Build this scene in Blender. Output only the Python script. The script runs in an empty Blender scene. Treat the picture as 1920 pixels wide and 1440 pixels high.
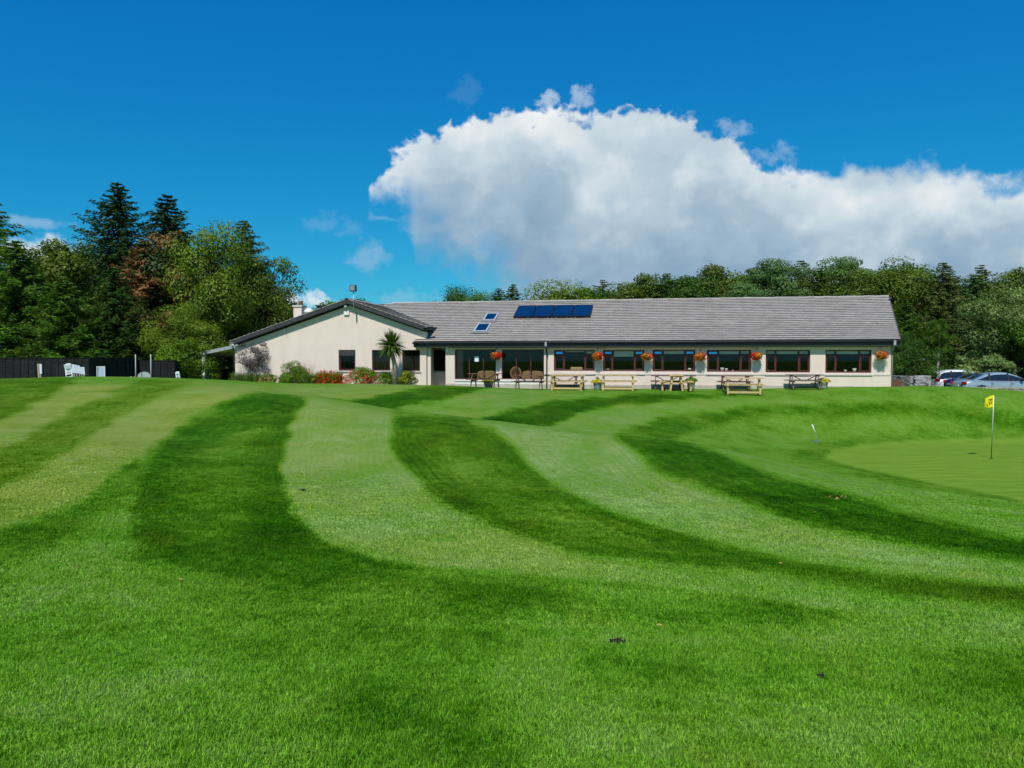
import bpy, bmesh, math, random
import numpy as np
from mathutils import Vector, Matrix
R = math.radians
random.seed(7); rng = np.random.default_rng(7)
SC = bpy.context.scene
COL = SC.collection
# ------------------------------------------------------------------ camera
FPX, CX, CY = 1443.0, 960.0, 720.0          # focal length and centre in photo pixels (1920 x 1440)
PITCH = math.atan(44/1443.0); EYE = 1.6
cam_d = bpy.data.cameras.new('camera'); cam = bpy.data.objects.new('camera', cam_d); COL.objects.link(cam)
cam.location = (0, 0, EYE); cam.rotation_euler = (math.pi/2 - PITCH, 0, 0)
cam_d.sensor_fit = 'HORIZONTAL'; cam_d.sensor_width = 36; cam_d.lens = 36*FPX/1920
cam_d.clip_start = 0.05; cam_d.clip_end = 3000
SC.camera = cam
cp, sp = math.cos(PITCH), math.sin(PITCH)
def ray(px, py):
    x = (px-CX)/FPX; y = -(py-CY)/FPX
    return Vector((x, cp + y*sp, -sp + y*cp))
def at(px, py, Y):                                  # world point seen at a photo pixel, at depth Y
    d = ray(px, py); return Vector((0, 0, EYE)) + d*(Y/d.y)
def proj(X, Y, Z):
    z = Z-EYE; dep = Y*cp - z*sp; up = Y*sp + z*cp
    dep = np.where(dep < .05, .05, dep)
    return CX + FPX*X/dep, CY - FPX*up/dep
# ------------------------------------------------------------------ render settings
SC.render.engine = 'CYCLES'
SC.view_settings.view_transform = 'Standard'; SC.view_settings.look = 'None'
SC.view_settings.exposure = 0; SC.view_settings.gamma = 1
SC.cycles.use_denoising = True
SC.cycles.use_adaptive_sampling = True; SC.cycles.adaptive_threshold = .02; SC.cycles.adaptive_min_samples = 12
SC.cycles.max_bounces = 6; SC.cycles.transparent_max_bounces = 16
SC.cycles.diffuse_bounces = 2; SC.cycles.glossy_bounces = 3; SC.cycles.transmission_bounces = 4
SC.cycles.caustics_reflective = False; SC.cycles.caustics_refractive = False
# ------------------------------------------------------------------ node helpers
class NT:
    def __init__(s, tree): s.t = tree; s.n = tree.nodes; s.l = tree.links
    def new(s, kind, **kw):
        n = s.n.new(kind)
        for k, v in kw.items(): setattr(n, k, v)
        return n
    def put(s, sock, v):
        if v is None: return
        if hasattr(v, 'is_output') or isinstance(v, bpy.types.NodeSocket): s.l.new(v, sock)
        else: sock.default_value = v
    def m(s, op, a, b=None, c=None, clamp=False):
        n = s.new('ShaderNodeMath', operation=op, use_clamp=clamp)
        for i, v in enumerate((a, b, c)):
            if v is not None: s.put(n.inputs[i], v)
        return n.outputs[0]
    def vm(s, op, a, b=None, scale=None):
        n = s.new('ShaderNodeVectorMath', operation=op)
        s.put(n.inputs[0], a)
        if b is not None: s.put(n.inputs[1], b)
        if scale is not None: s.put(n.inputs['Scale'], scale)
        return n.outputs['Value'] if op in ('LENGTH', 'DOT_PRODUCT') else n.outputs[0]
    def noise(s, vec, scale, detail=4, rough=.55, dist=0, out='Fac'):
        n = s.new('ShaderNodeTexNoise')
        if vec is not None: s.put(n.inputs['Vector'], vec)
        n.inputs['Scale'].default_value = scale; n.inputs['Detail'].default_value = detail
        n.inputs['Roughness'].default_value = rough; n.inputs['Distortion'].default_value = dist
        return n.outputs[out]
    def mr(s, v, a, b, c=0., d=1., smooth=False):
        n = s.new('ShaderNodeMapRange'); n.interpolation_type = 'SMOOTHSTEP' if smooth else 'LINEAR'
        s.put(n.inputs[0], v)
        for i, q in zip((1, 2, 3, 4), (a, b, c, d)): s.put(n.inputs[i], q)
        return n.outputs[0]
    def mix(s, f, a, b, blend='MIX'):
        n = s.new('ShaderNodeMix', data_type='RGBA', blend_type=blend)
        s.put(n.inputs[0], f); s.put(n.inputs[6], c4(a)); s.put(n.inputs[7], c4(b))
        return n.outputs[2]
    def ramp(s, f, stops):
        n = s.new('ShaderNodeValToRGB'); e = n.color_ramp.elements
        while len(e) > 1: e.remove(e[-1])
        e[0].position = stops[0][0]; e[0].color = c4(stops[0][1])
        for p, c in stops[1:]:
            q = e.new(p); q.color = c4(c)
        s.put(n.inputs[0], f); return n.outputs[0]
def c4(c):
    if isinstance(c, (tuple, list)): return tuple(c)[:3] + (1.0,)
    return c
def hexc(r, g, b):                                   # sRGB 0..255 -> linear
    f = lambda v: (v/255/12.92) if v/255 <= .04045 else ((v/255+.055)/1.055)**2.4
    return (f(r), f(g), f(b))
# ------------------------------------------------------------------ sun and sky
SUN_AZ, SUN_EL = R(192.5), R(52)                     # azimuth clockwise from +Y (away from the camera): behind us, a little left
sun_dir = Vector((math.sin(SUN_AZ)*math.cos(SUN_EL), math.cos(SUN_AZ)*math.cos(SUN_EL), math.sin(SUN_EL)))
sl = bpy.data.lights.new('sun', 'SUN'); sl.energy = 4.2; sl.angle = R(.53); sl.color = (1, .955, .89)
so = bpy.data.objects.new('sun', sl); COL.objects.link(so)
so.rotation_euler = (-sun_dir).to_track_quat('-Z', 'Y').to_euler()
W = bpy.data.worlds.new('World'); SC.world = W; W.use_nodes = True
W.cycles.sampling_method = 'MANUAL'; W.cycles.sample_map_resolution = 512
def build_world():
    t = NT(W.node_tree); t.n.clear()
    out = t.new('ShaderNodeOutputWorld'); bg = t.new('ShaderNodeBackground')
    t.l.new(bg.outputs[0], out.inputs[0]); bg.inputs[1].default_value = .1
    sky = t.new('ShaderNodeTexSky', sky_type='NISHITA')
    sky.sun_disc = False; sky.sun_elevation = SUN_EL; sky.sun_rotation = SUN_AZ
    sky.altitude = 60; sky.air_density = 1.0; sky.dust_density = .25; sky.ozone_density = 2.2
    sc_ = t.new('ShaderNodeSeparateColor'); t.l.new(sky.outputs[0], sc_.inputs[0]); cc_ = t.new('ShaderNodeCombineColor')
    t.l.new(t.m('MULTIPLY', t.m('MULTIPLY', sc_.outputs[0], sc_.outputs[0]), .022), cc_.inputs[0])     # one colour grade for the whole sky: deep saturated blue
    t.l.new(t.m('MULTIPLY_ADD', sc_.outputs[1], .62, .36), cc_.inputs[1]); t.l.new(t.m('MULTIPLY_ADD', sc_.outputs[2], .5, 3.15), cc_.inputs[2])
    blue = cc_.outputs[0]
    d = t.new('ShaderNodeTexCoord').outputs['Generated']
    d = t.vm('NORMALIZE', d)
    sx = t.new('ShaderNodeSeparateXYZ'); t.l.new(d, sx.inputs[0]); x, y, z = sx.outputs
    az = t.m('ARCTAN2', x, y); el = t.m('ARCSINE', z)
    def A(px, py):                                    # photo pixel -> azimuth, elevation (radians)
        v = ray(px, py).normalized(); return math.atan2(v.x, v.y), math.asin(v.z)
    P = t.vm('MULTIPLY', d, (1, 1, 1.15))
    n2 = t.noise(P, 17, 3, .55); n3 = t.noise(P, 48, 4, .6); n1 = t.noise(P, 6.0, 3, .5, .4)
    AZ0, AZ1, EL0, EL1 = R(-20), R(42), R(-1), R(30)
    def curve(pts):
        n = t.new('ShaderNodeFloatCurve'); c = n.mapping.curves[0]
        q = [A(*p) for p in pts]
        q = [((a-AZ0)/(AZ1-AZ0), (e-EL0)/(EL1-EL0)) for a, e in q]
        while len(c.points) > 2: c.points.remove(c.points[-1])
        c.points[0].location = q[0]; c.points[1].location = q[1]
        for p in q[2:]: c.points.new(*p)
        for p in c.points: p.handle_type = 'VECTOR'
        n.mapping.update()
        t.put(n.inputs['Value'], t.mr(az, AZ0, AZ1)); return t.mr(n.outputs[0], 0, 1, EL0, EL1)
    top = curve([(600, 660), (680, 470), (686, 372), (700, 335), (715, 305), (755, 277), (800, 250), (840, 230), (900, 224), (960, 212), (1010, 204), (1070, 206), (1095, 224), (1150, 211), (1190, 208), (1250, 216), (1300, 226), (1350, 242), (1390, 264), (1418, 304), (1450, 318), (1500, 316), (1545, 328), (1600, 314), (1648, 301), (1668, 320), (1740, 304), (1790, 315), (1850, 336), (1920, 329), (2000, 345), (2200, 380)])
    bot = curve([(600, 300), (676, 330), (690, 368), (705, 370), (740, 380), (768, 392), (778, 450), (800, 478), (840, 492), (890, 492), (925, 505), (945, 540), (970, 560), (1010, 640), (1400, 675), (2200, 675)])
    bil = t.m('ABSOLUTE', t.m('SUBTRACT', n2, .5)); bil = t.m('SUBTRACT', .12, bil)                 # rounded heads
    warp = t.m('ADD', t.m('MULTIPLY', bil, .11), t.m('MULTIPLY', t.m('SUBTRACT', n3, .5), .032))
    around = t.mr(t.m('ABSOLUTE', az), R(44), R(60), 0, 1, True)                                   # unseen cloud added round the rest of the horizon, whitens the blue fill light
    top = t.m('ADD', t.m('MULTIPLY', top, t.m('SUBTRACT', 1.0, around)), t.m('MULTIPLY', t.mr(n1, .38, .62, -.02, .34), around))
    bot = t.m('MULTIPLY_ADD', around, .03, t.m('MULTIPLY', bot, t.m('SUBTRACT', 1.0, around)))
    dt = t.m('SUBTRACT', t.m('ADD', t.m('SUBTRACT', top, el), warp), .006)           # below the crown of the cloud
    db = t.m('ADD', t.m('SUBTRACT', el, bot), t.m('MULTIPLY', warp, 1.4))
    right_ = t.mr(az, R(14), R(24), 0, 1, True)
    left = t.m('MULTIPLY', t.mr(az, R(-1), R(3), 1, 0, True), t.mr(az, R(-8.4), R(-6.4), 0, 1, True))
    soft = t.m('MULTIPLY_ADD', left, .05, .03)                                                       # ragged thin base on the left
    dbn = t.m('ADD', db, t.m('MULTIPLY', t.m('MULTIPLY', t.m('SUBTRACT', n1, .5), left), .22))
    mask = t.m('MULTIPLY', t.mr(t.m('DIVIDE', dt, t.m('MULTIPLY_ADD', right_, 1.6, 1.0)), -.003, .0085, smooth=True), t.mr(t.m('DIVIDE', dbn, soft), -.6, 1.1, smooth=True))
    mask = t.m('MULTIPLY', mask, t.mr(z, -.02, .02))
    # light and grey inside: soft billows plus a bright rim at the crown
    b1 = t.mr(n1, .34, .68, 0, 1, True)
    b2 = t.mr(n2, .3, .7, 0, 1, True)
    rim = t.mr(t.m('ADD', dt, t.m('MULTIPLY', t.m('SUBTRACT', n3, .5), .06)), 0, .14, 1, 0, True)
    right = t.mr(az, R(8), R(24), 0, 1, True)
    low = t.mr(dt, .05, .24, 0, 1, True)
    lum = t.m('ADD', t.m('MULTIPLY', b1, .45), t.m('MULTIPLY', b2, .22)); lum = t.m('ADD', lum, t.m('MULTIPLY', t.m('SUBTRACT', n3, .5), .22))
    lum = t.m('ADD', lum, t.m('MULTIPLY', rim, .48))
    lum = t.m('SUBTRACT', lum, t.m('MULTIPLY', low, .08)); lum = t.m('SUBTRACT', lum, t.m('MULTIPLY', right, .10))
    lum = t.m('SUBTRACT', lum, t.m('MULTIPLY', t.m('MULTIPLY', left, t.mr(db, .0, .16, 1, 0, True)), .22))
    ccol = t.ramp(lum, [(0, hexc(138, 168, 193)), (.3, hexc(166, 189, 207)), (.6, hexc(202, 217, 226)), (.85, hexc(228, 235, 239)), (1, hexc(244, 247, 249))])
    cl = t.vm('SCALE', ccol, scale=10.0)
    base = t.mix(mask, blue, cl)
    # small loose puffs
    def puff(px, py, rx, ry, amt, col, k=1.0):
        nonlocal base
        a0, e0 = A(px, py); f = 1/FPX
        u = t.m('DIVIDE', t.m('SUBTRACT', az, a0), rx*f); v = t.m('DIVIDE', t.m('SUBTRACT', el, e0), ry*f)
        r2 = t.m('ADD', t.m('MULTIPLY', u, u), t.m('MULTIPLY', v, v))
        q = t.m('ADD', t.m('SUBTRACT', 1.0, r2), t.m('MULTIPLY', t.m('SUBTRACT', n3, .5), 4.2*k))
        q = t.m('MULTIPLY', t.mr(q, .1, 1.2, 0, amt, True), t.mr(y, 0, .2))
        base = t.mix(q, base, tuple(c*10 for c in hexc(*col)))
    puff(692, 480, 44, 36, .42, (165, 195, 218), .7); puff(1025, 187, 30, 19, .62, (205, 222, 234)); puff(1092, 180, 28, 22, .5, (205, 222, 234))
    puff(872, 172, 34, 30, .05, (200, 220, 235), 1.2); puff(1372, 244, 44, 20, .36, (205, 220, 232)); puff(1455, 292, 44, 22, .25, (205, 220, 232))
    puff(95, 466, 50, 28, .9, (232, 238, 242), .6); puff(20, 470, 70, 26, .9, (215, 226, 235), .6); puff(50, 416, 70, 12, .35, (190, 212, 230), .8)
    puff(565, 560, 70, 20, .9, (228, 236, 242), .7); puff(480, 560, 90, 26, .8, (222, 232, 240), .7); puff(620, 420, 60, 24, .1, (200, 220, 235))
    puff(760, 590, 130, 50, .25, (170, 200, 225)); puff(230, 575, 160, 50, .5, (205, 222, 235), .7)
    t.l.new(base, bg.inputs[0])
build_world()
# ------------------------------------------------------------------ tags, meshes, materials
def tag(o, label=None, cat=None, group=None, kind=None):
    for k, v in (('label', label), ('category', cat), ('group', group), ('kind', kind)):
        if v: o[k] = v
    return o
def empty(name, loc=(0, 0, 0), rz=0, parent=None):
    o = bpy.data.objects.new(name, None); COL.objects.link(o); o.location = loc; o.rotation_euler = (0, 0, rz); o.parent = parent
    o.empty_display_size = .2
    return o
def link(name, me, parent=None, loc=(0, 0, 0), rot=(0, 0, 0), scale=(1, 1, 1)):
    o = bpy.data.objects.new(name, me); COL.objects.link(o); o.parent = parent
    o.location = loc; o.rotation_euler = rot; o.scale = scale
    return o
class MB:
    def __init__(s): s.v = []; s.f = []; s.mi = []; s.sm = []; s.tone = []
    def add(s, vs, fs, mi=0, smooth=False, tone=None):
        o = len(s.v); s.v += [tuple(q) for q in vs]
        for f in fs: s.f.append(tuple(i+o for i in f)); s.mi.append(mi); s.sm.append(smooth); s.tone.append(tone if tone is not None else .5)
        return s
    def box(s, a, b, mi=0, M=None, tone=None):
        (x0, y0, z0), (x1, y1, z1) = a, b
        vs = [Vector(p) for p in ((x0, y0, z0), (x1, y0, z0), (x1, y1, z0), (x0, y1, z0), (x0, y0, z1), (x1, y0, z1), (x1, y1, z1), (x0, y1, z1))]
        if M is not None: vs = [M @ v for v in vs]
        return s.add(vs, [(0, 3, 2, 1), (4, 5, 6, 7), (0, 1, 5, 4), (1, 2, 6, 5), (2, 3, 7, 6), (3, 0, 4, 7)], mi, tone=tone)
    def beam(s, p, q, w, h, mi=0, up=(0, 0, 1)):            # rectangular bar from p to q
        p, q = Vector(p), Vector(q); d = (q-p); L = d.length; d.normalize()
        x = d.cross(Vector(up)); x = x.normalized() if x.length > 1e-4 else Vector((1, 0, 0)); z = x.cross(d)
        M = Matrix((x, d, z)).transposed().to_4x4(); M.translation = p
        return s.box((-w/2, 0, -h/2), (w/2, L, h/2), mi, M)
    def tube(s, path, rad, n=8, mi=0, cap=True, smooth=True):
        path = [Vector(p) for p in path]
        if not hasattr(rad, '__len__'): rad = [rad]*len(path)
        rings = []; o = len(s.v); px = None
        for i, p in enumerate(path):
            d = (path[min(i+1, len(path)-1)]-path[max(i-1, 0)]).normalized()
            if px is None:
                px = d.orthogonal().normalized()
            px = (px - d*px.dot(d)).normalized(); py = d.cross(px)
            for k in range(n):
                a = 2*math.pi*k/n; s.v.append(tuple(p + (px*math.cos(a)+py*math.sin(a))*rad[i]))
        for i in range(len(path)-1):
            for k in range(n):
                s.f.append((o+i*n+k, o+i*n+(k+1) % n, o+(i+1)*n+(k+1) % n, o+(i+1)*n+k)); s.mi.append(mi); s.sm.append(smooth); s.tone.append(.5)
        if cap:
            for i, rev in ((0, True), (len(path)-1, False)):
                r = [o+i*n+k for k in range(n)]
                s.f.append(tuple(reversed(r)) if rev else tuple(r)); s.mi.append(mi); s.sm.append(False); s.tone.append(.5)
        return s
    def lathe(s, prof, n=14, c=(0, 0, 0), mi=0, smooth=True):
        o = len(s.v)
        for r, z in prof:
            for k in range(n): a = 2*math.pi*k/n; s.v.append((c[0]+r*math.cos(a), c[1]+r*math.sin(a), c[2]+z))
        for i in range(len(prof)-1):
            for k in range(n):
                s.f.append((o+i*n+k, o+i*n+(k+1) % n, o+(i+1)*n+(k+1) % n, o+(i+1)*n+k)); s.mi.append(mi); s.sm.append(smooth); s.tone.append(.5)
        return s
    def prism(s, poly, a, b, axis=1, mi=0):                 # polygon in the two other axes, extruded along axis from a to b
        n = len(poly)
        def P(p, t): return (t, p[0], p[1]) if axis == 0 else ((p[0], t, p[1]) if axis == 1 else (p[0], p[1], t))
        vs = [P(p, a) for p in poly]+[P(p, b) for p in poly]
        fs = [tuple(range(n)), tuple(reversed(range(n, 2*n)))] + [(i, i+n, (i+1) % n+n, (i+1) % n) for i in range(n)]
        return s.add(vs, fs, mi)
    def mesh(s, name, mats):
        me = bpy.data.meshes.new(name); me.from_pydata(s.v, [], s.f)
        if not isinstance(mats, (list, tuple)): mats = [mats]
        for m in mats: me.materials.append(MAT[m] if isinstance(m, str) else m)
        if s.f:
            me.polygons.foreach_set('material_index', s.mi); me.polygons.foreach_set('use_smooth', s.sm)
            if any(t != .5 for t in s.tone):
                a = me.attributes.new('tone', 'FLOAT', 'FACE'); a.data.foreach_set('value', s.tone)
        me.update(); return me
    def fixn(s, me):
        bm = bmesh.new(); bm.from_mesh(me); bmesh.ops.recalc_face_normals(bm, faces=bm.faces); bm.to_mesh(me); bm.free()
    def build(s, name, mats, parent=None, bevel=0, **kw):
        me = s.mesh(name, mats); s.fixn(me)
        o = link(name, me, parent, **kw)
        if bevel:
            b = o.modifiers.new('bevel', 'BEVEL'); b.width = bevel; b.segments = 2; b.limit_method = 'ANGLE'
        return o
MAT = {}
def mat(name):
    m = bpy.data.materials.new(name); m.use_nodes = True; t = NT(m.node_tree); t.n.clear()
    out = t.new('ShaderNodeOutputMaterial'); MAT[name] = m
    return m, t, out
def pbr(name, col, rough=.6, var=.12, scale=6., bump=0., bscale=60., metal=0., spec=.4, col2=None, coat=0, tone=0., rnd=0.):
    m, t, out = mat(name)
    b = t.new('ShaderNodeBsdfPrincipled'); t.l.new(b.outputs[0], out.inputs[0])
    tc = t.new('ShaderNodeTexCoord').outputs['Object']
    n = t.noise(tc, scale, 5, .6)
    dark = tuple(c*(1-var*1.6) for c in col) if col2 is None else col2
    lite = tuple(min(1, c*(1+var)) for c in col)
    c = t.mix(t.mr(n, .3, .7), dark, lite)
    if tone:
        a = t.new('ShaderNodeAttribute', attribute_name='tone')
        c = t.mix(1.0, c, t.ramp(a.outputs['Fac'], [(0, (1-tone,)*3), (1, (1+tone,)*3)]), 'MULTIPLY')
    if rnd:
        oi = t.new('ShaderNodeObjectInfo').outputs['Random']
        c = t.mix(1.0, c, t.ramp(oi, [(0, (1-rnd,)*3), (1, (1+rnd,)*3)]), 'MULTIPLY')
    t.put(b.inputs['Base Color'], c4(c) if isinstance(c, tuple) else c)
    b.inputs['Roughness'].default_value = rough; b.inputs['Metallic'].default_value = metal
    b.inputs['Specular IOR Level'].default_value = spec; b.inputs['Coat Weight'].default_value = coat
    if bump:
        bn = t.new('ShaderNodeBump'); bn.inputs['Strength'].default_value = bump; bn.inputs['Distance'].default_value = .02
        t.l.new(t.noise(tc, bscale, 4, .6), bn.inputs['Height']); t.l.new(bn.outputs[0], b.inputs['Normal'])
    return m
def leafmat(name, c1, c2, trans=.35, rough=.5, c3=None, rnd=.12, nscale=.6, gloss=.012):
    m, t, out = mat(name)
    g = t.new('ShaderNodeNewGeometry'); tc = t.new('ShaderNodeTexCoord').outputs['Object']
    n = t.noise(tc, nscale, 3, .6)
    a = t.new('ShaderNodeAttribute', attribute_name='tone').outputs['Fac']
    c = t.mix(t.mr(t.m('ADD', t.m('MULTIPLY', n, .9), t.m('MULTIPLY', t.m('SUBTRACT', a, .5), .6)), .25, .7), c1, c2)
    if c3: c = t.mix(t.mr(t.noise(tc, .55, 2, .5), .47, .53), c, c3)
    oi = t.new('ShaderNodeObjectInfo').outputs['Random']
    c = t.mix(1.0, c, t.ramp(oi, [(0, (1-rnd, 1-rnd, 1-rnd)), (1, (1+rnd, 1+rnd*.8, 1+rnd*.5))]), 'MULTIPLY')
    d = t.new('ShaderNodeBsdfDiffuse'); tr = t.new('ShaderNodeBsdfTranslucent'); t.l.new(c, d.inputs[0])
    t.l.new(t.mix(1.0, c, (1.15, 1.1, .55), 'MULTIPLY'), tr.inputs[0])
    mx = t.new('ShaderNodeMixShader'); mx.inputs[0].default_value = trans
    t.l.new(d.outputs[0], mx.inputs[1]); t.l.new(tr.outputs[0], mx.inputs[2])
    gl = t.new('ShaderNodeBsdfGlossy'); gl.inputs['Roughness'].default_value = rough
    m2 = t.new('ShaderNodeMixShader'); m2.inputs[0].default_value = gloss
    t.l.new(mx.outputs[0], m2.inputs[1]); t.l.new(gl.outputs[0], m2.inputs[2]); t.l.new(m2.outputs[0], out.inputs[0])
    return m
# ------------------------------------------------------------------ lawn relief
CP = []                                                    # control points X, Y, Z
def see(px, py, Y): CP.append(tuple(at(px, py, Y)))
for p in [(0, 1440, 3.0), (480, 1440, 3.0), (960, 1440, 2.98), (1440, 1440, 3.0), (1920, 1440, 3.05),
          (100, 1250, 4.3), (960, 1200, 4.75), (1800, 1250, 4.35), (100, 1090, 6.4), (500, 1080, 6.9), (960, 1080, 6.95), (1400, 1080, 7.0), (1850, 1100, 6.9),
          (0, 1000, 8.0), (350, 950, 10.5), (700, 950, 11.0), (700, 900, 13.8), (960, 950, 11.2), (1000, 900, 14), (1200, 900, 14), (1500, 1000, 10), (1900, 1020, 9.4), (1600, 950, 12.0),
          (600, 850, 15.6), (650, 800, 17.4), (470, 850, 15.2), (480, 790, 18.5), (900, 850, 15.8), (1100, 850, 16),
          (500, 738, 22.5), (600, 745, 21.8), (700, 765, 20.3), (840, 780, 19.2), (1000, 800, 18.5), (1140, 813, 18.0), (1280, 828, 17.3), (1400, 853, 16.5), (1540, 890, 15.3), (1720, 917, 14.5), (1900, 942, 13.8),
          (0, 850, 13.0), (200, 850, 13.6), (330, 850, 14.2), (0, 760, 19.8), (200, 760, 20.4), (360, 770, 20), (300, 722, 25.5), (420, 722, 26.0), (0, 711, 27.5), (100, 707, 28), (200, 707, 28.5), (330, 711, 29), (430, 714, 30.5),
          (480, 727, 27.5), (560, 719, 36), (700, 720, 38), (700, 735, 31.5), (790, 724, 38.5), (850, 723, 40), (900, 760, 29), (850, 745, 30), (1000, 785, 26.8), (1000, 745, 33), (1120, 760, 32.5), (1250, 800, 29), (1300, 822, 27),
          (960, 729, 41), (1100, 731, 40), (1250, 732, 39), (1400, 737, 37.8), (1550, 734, 37.6), (1680, 735, 37.2), (1800, 738, 37), (1920, 740, 37),
          (1300, 760, 33.6), (1500, 770, 34), (1700, 765, 35), (1880, 770, 35.2), (1500, 815, 31.6), (1400, 812, 30.0),
          (1543, 860, 26.5), (1600, 835, 30.3), (1700, 825, 32.6), (1858, 860, 26.2), (1920, 935, 19.0), (1700, 900, 21.8), (1900, 822, 33.2), (1620, 880, 23.6), (1920, 880, 24)]:
    see(*p)
for p in [(0, 0, 0), (-4, 0, .02), (4, 0, -.02), (0, -6, .05), (8, -4, 0), (-8, -4, .1), (-12, 4, .2), (12, 4, -.35), (-22, 12, .6), (18, 8, -1.0), (24, 14, -1.7), (26, 26, -1.75), (30, 34, -.6), (26, 38, .0),
          (-19, 33, .75), (-24, 34, .65), (-15, 34.5, .7), (-30, 28, .8), (-13, 41, .25), (-18, 41, .1), (-22, 42, .0), (-30, 42, 0), (-16, 48, .1), (-10, 48, .1), (-25, 50, 0), (-5, 46, .1), (8, 46, 0), (16, 44, 0), (20, 44, -.1),
          (30, 44, -.45), (24, 48, -.5), (34, 50, -.5), (0, 60, 0), (20, 62, -.4), (-20, 62, 0), (-40, 60, 0), (45, 40, -.4), (-40, 20, .7), (-30, 0, .4), (30, 0, -.6), (0, -25, 0), (40, 20, -1.2),
          (-6.2, 26.5, .02), (-2.5, 24.5, -.35), (1.2, 22.6, -.62), (4.3, 21.6, -1.0), (7.0, 20.2, -1.45), (9.2, 19.6, -1.7), (11.2, 18.2, -1.8)]:
    CP.append(p)
CP = np.array(CP)
def tps_fit(C, lam=.004):
    n = len(C); d = np.linalg.norm(C[:, None, :2]-C[None, :, :2], axis=2)
    K = np.where(d > 0, d*d*np.log(d+1e-9), 0) + lam*np.eye(n)*10
    P = np.hstack([np.ones((n, 1)), C[:, :2]]); A = np.zeros((n+3, n+3)); A[:n, :n] = K; A[:n, n:] = P; A[n:, :n] = P.T
    return np.linalg.solve(A, np.concatenate([C[:, 2], np.zeros(3)]))
TW = tps_fit(CP)
# the house stands in its own frame: x along the front wall to the right, y to the back, z up
HA = R(10.6); H0 = Vector((-3.31, 43.2, 0)); hc, hs = math.cos(HA), math.sin(HA)
def to_house(X, Y): dx, dy = X-H0.x, Y-H0.y; return dx*hc - dy*hs, dx*hs + dy*hc
def sstep(x, a, b): t = np.clip((x-a)/(b-a), 0, 1); return t*t*(3-2*t)
def ground(X, Y):
    X = np.atleast_1d(np.asarray(X, float)); Y = np.atleast_1d(np.asarray(Y, float)); Z = np.empty_like(X)
    for i in range(0, len(X), 40000):
        x, y = X[i:i+40000], Y[i:i+40000]
        d2 = (x[:, None]-CP[None, :, 0])**2 + (y[:, None]-CP[None, :, 1])**2
        Z[i:i+40000] = (.5*d2*np.log(d2+1e-12)) @ TW[:-3] + TW[-3] + TW[-2]*x + TW[-1]*y
    r = np.hypot(X, Y-20); Z = Z*(1-sstep(r, 38, 60)) + (-.15)*sstep(r, 38, 60)
    u, v = to_house(X, Y)                                  # level pad under the house
    k = sstep(u, -16, -14.5)*(1-sstep(u, 23.2, 24.2))*sstep(v, .1, 1.2)*(1-sstep(v, 14, 16))
    Z = Z*(1-k) - .12*k
    k = sstep(u, 24.0, 25.5)*sstep(v, 1.2, 2.4)*(1-sstep(v, 22, 30))     # the car park lies lower
    Z = Z*(1-k) - .5*k
    g = np.exp(-(((X-20)/9.3)**2+((Y-26)/7.0)**2)**2); Z = Z*(1-g)-1.77*g      # the green is level
    return Z
def gz(x, y): return float(ground([x], [y])[0])
def unproj(px, py, y0=2.0, y1=60):                         # first hit of the lawn along a pixel's ray
    ys = np.exp(np.linspace(math.log(y0), math.log(y1), 900)); d = ray(px, py); X = d.x/d.y*ys; Z = EYE + d.z/d.y*ys
    h = ground(X, ys); i = np.argmax(Z <= h)
    return Vector((X[i], ys[i], h[i]))
# ------------------------------------------------------------------ mowing pattern
def P1(*q): return [(a/1.92, 690+b/1.92) for a, b in q]
D1U = [(1843, 742), (1700, 735), (1500, 715), (1350, 690), (1200, 640), (1130, 600), (1070, 530), (1030, 440), (1020, 360), (1030, 270), (1070, 170), (1110, 108)]
D3L = [(1420, 160), (1400, 220), (1420, 300), (1480, 370), (1540, 440), (1640, 510), (1740, 560), (1843, 600), (2043, 660), (2243, 690), (2483, 715), (2743, 740), (3043, 790), (3443, 835), (3800, 890)]
D3R = [(1700, 190), (1780, 212), (1843, 270), (1903, 340), (1993, 420), (2103, 470), (2243, 530), (2443, 590), (2623, 640), (2843, 690), (3143, 735), (3443, 765), (3800, 790)]
D5L = [(2213, 240), (2273, 290), (2343, 350), (2443, 400), (2583, 450), (2743, 510), (2893, 560), (3043, 600), (3243, 640), (3443, 670), (3800, 720)]
D5R = [(2433, 258), (2563, 290), (2673, 330), (2743, 370), (2943, 420), (3143, 480), (3343, 540), (3543, 590), (3800, 640)]
D1B = [(2043, 765), (2403, 790), (2663, 815), (2943, 870), (3143, 890)]
NEAR, FAR = 'near', 'far'
CRX = [0, 480, 560, 640, 720, 800, 880, 960, 1040, 1120, 1200, 1280, 1360, 1440, 1520, 1600, 1680, 1760, 1840, 1920, 2600]; CRY = [26, 26, 25.3, 25.3, 24.6, 24, 23.3, 22.8, 22.4, 22.2, 22, 22, 21.4, 20.7, 19.8, 19, 18.2, 17.6, 17, 16.3, 15]
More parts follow.
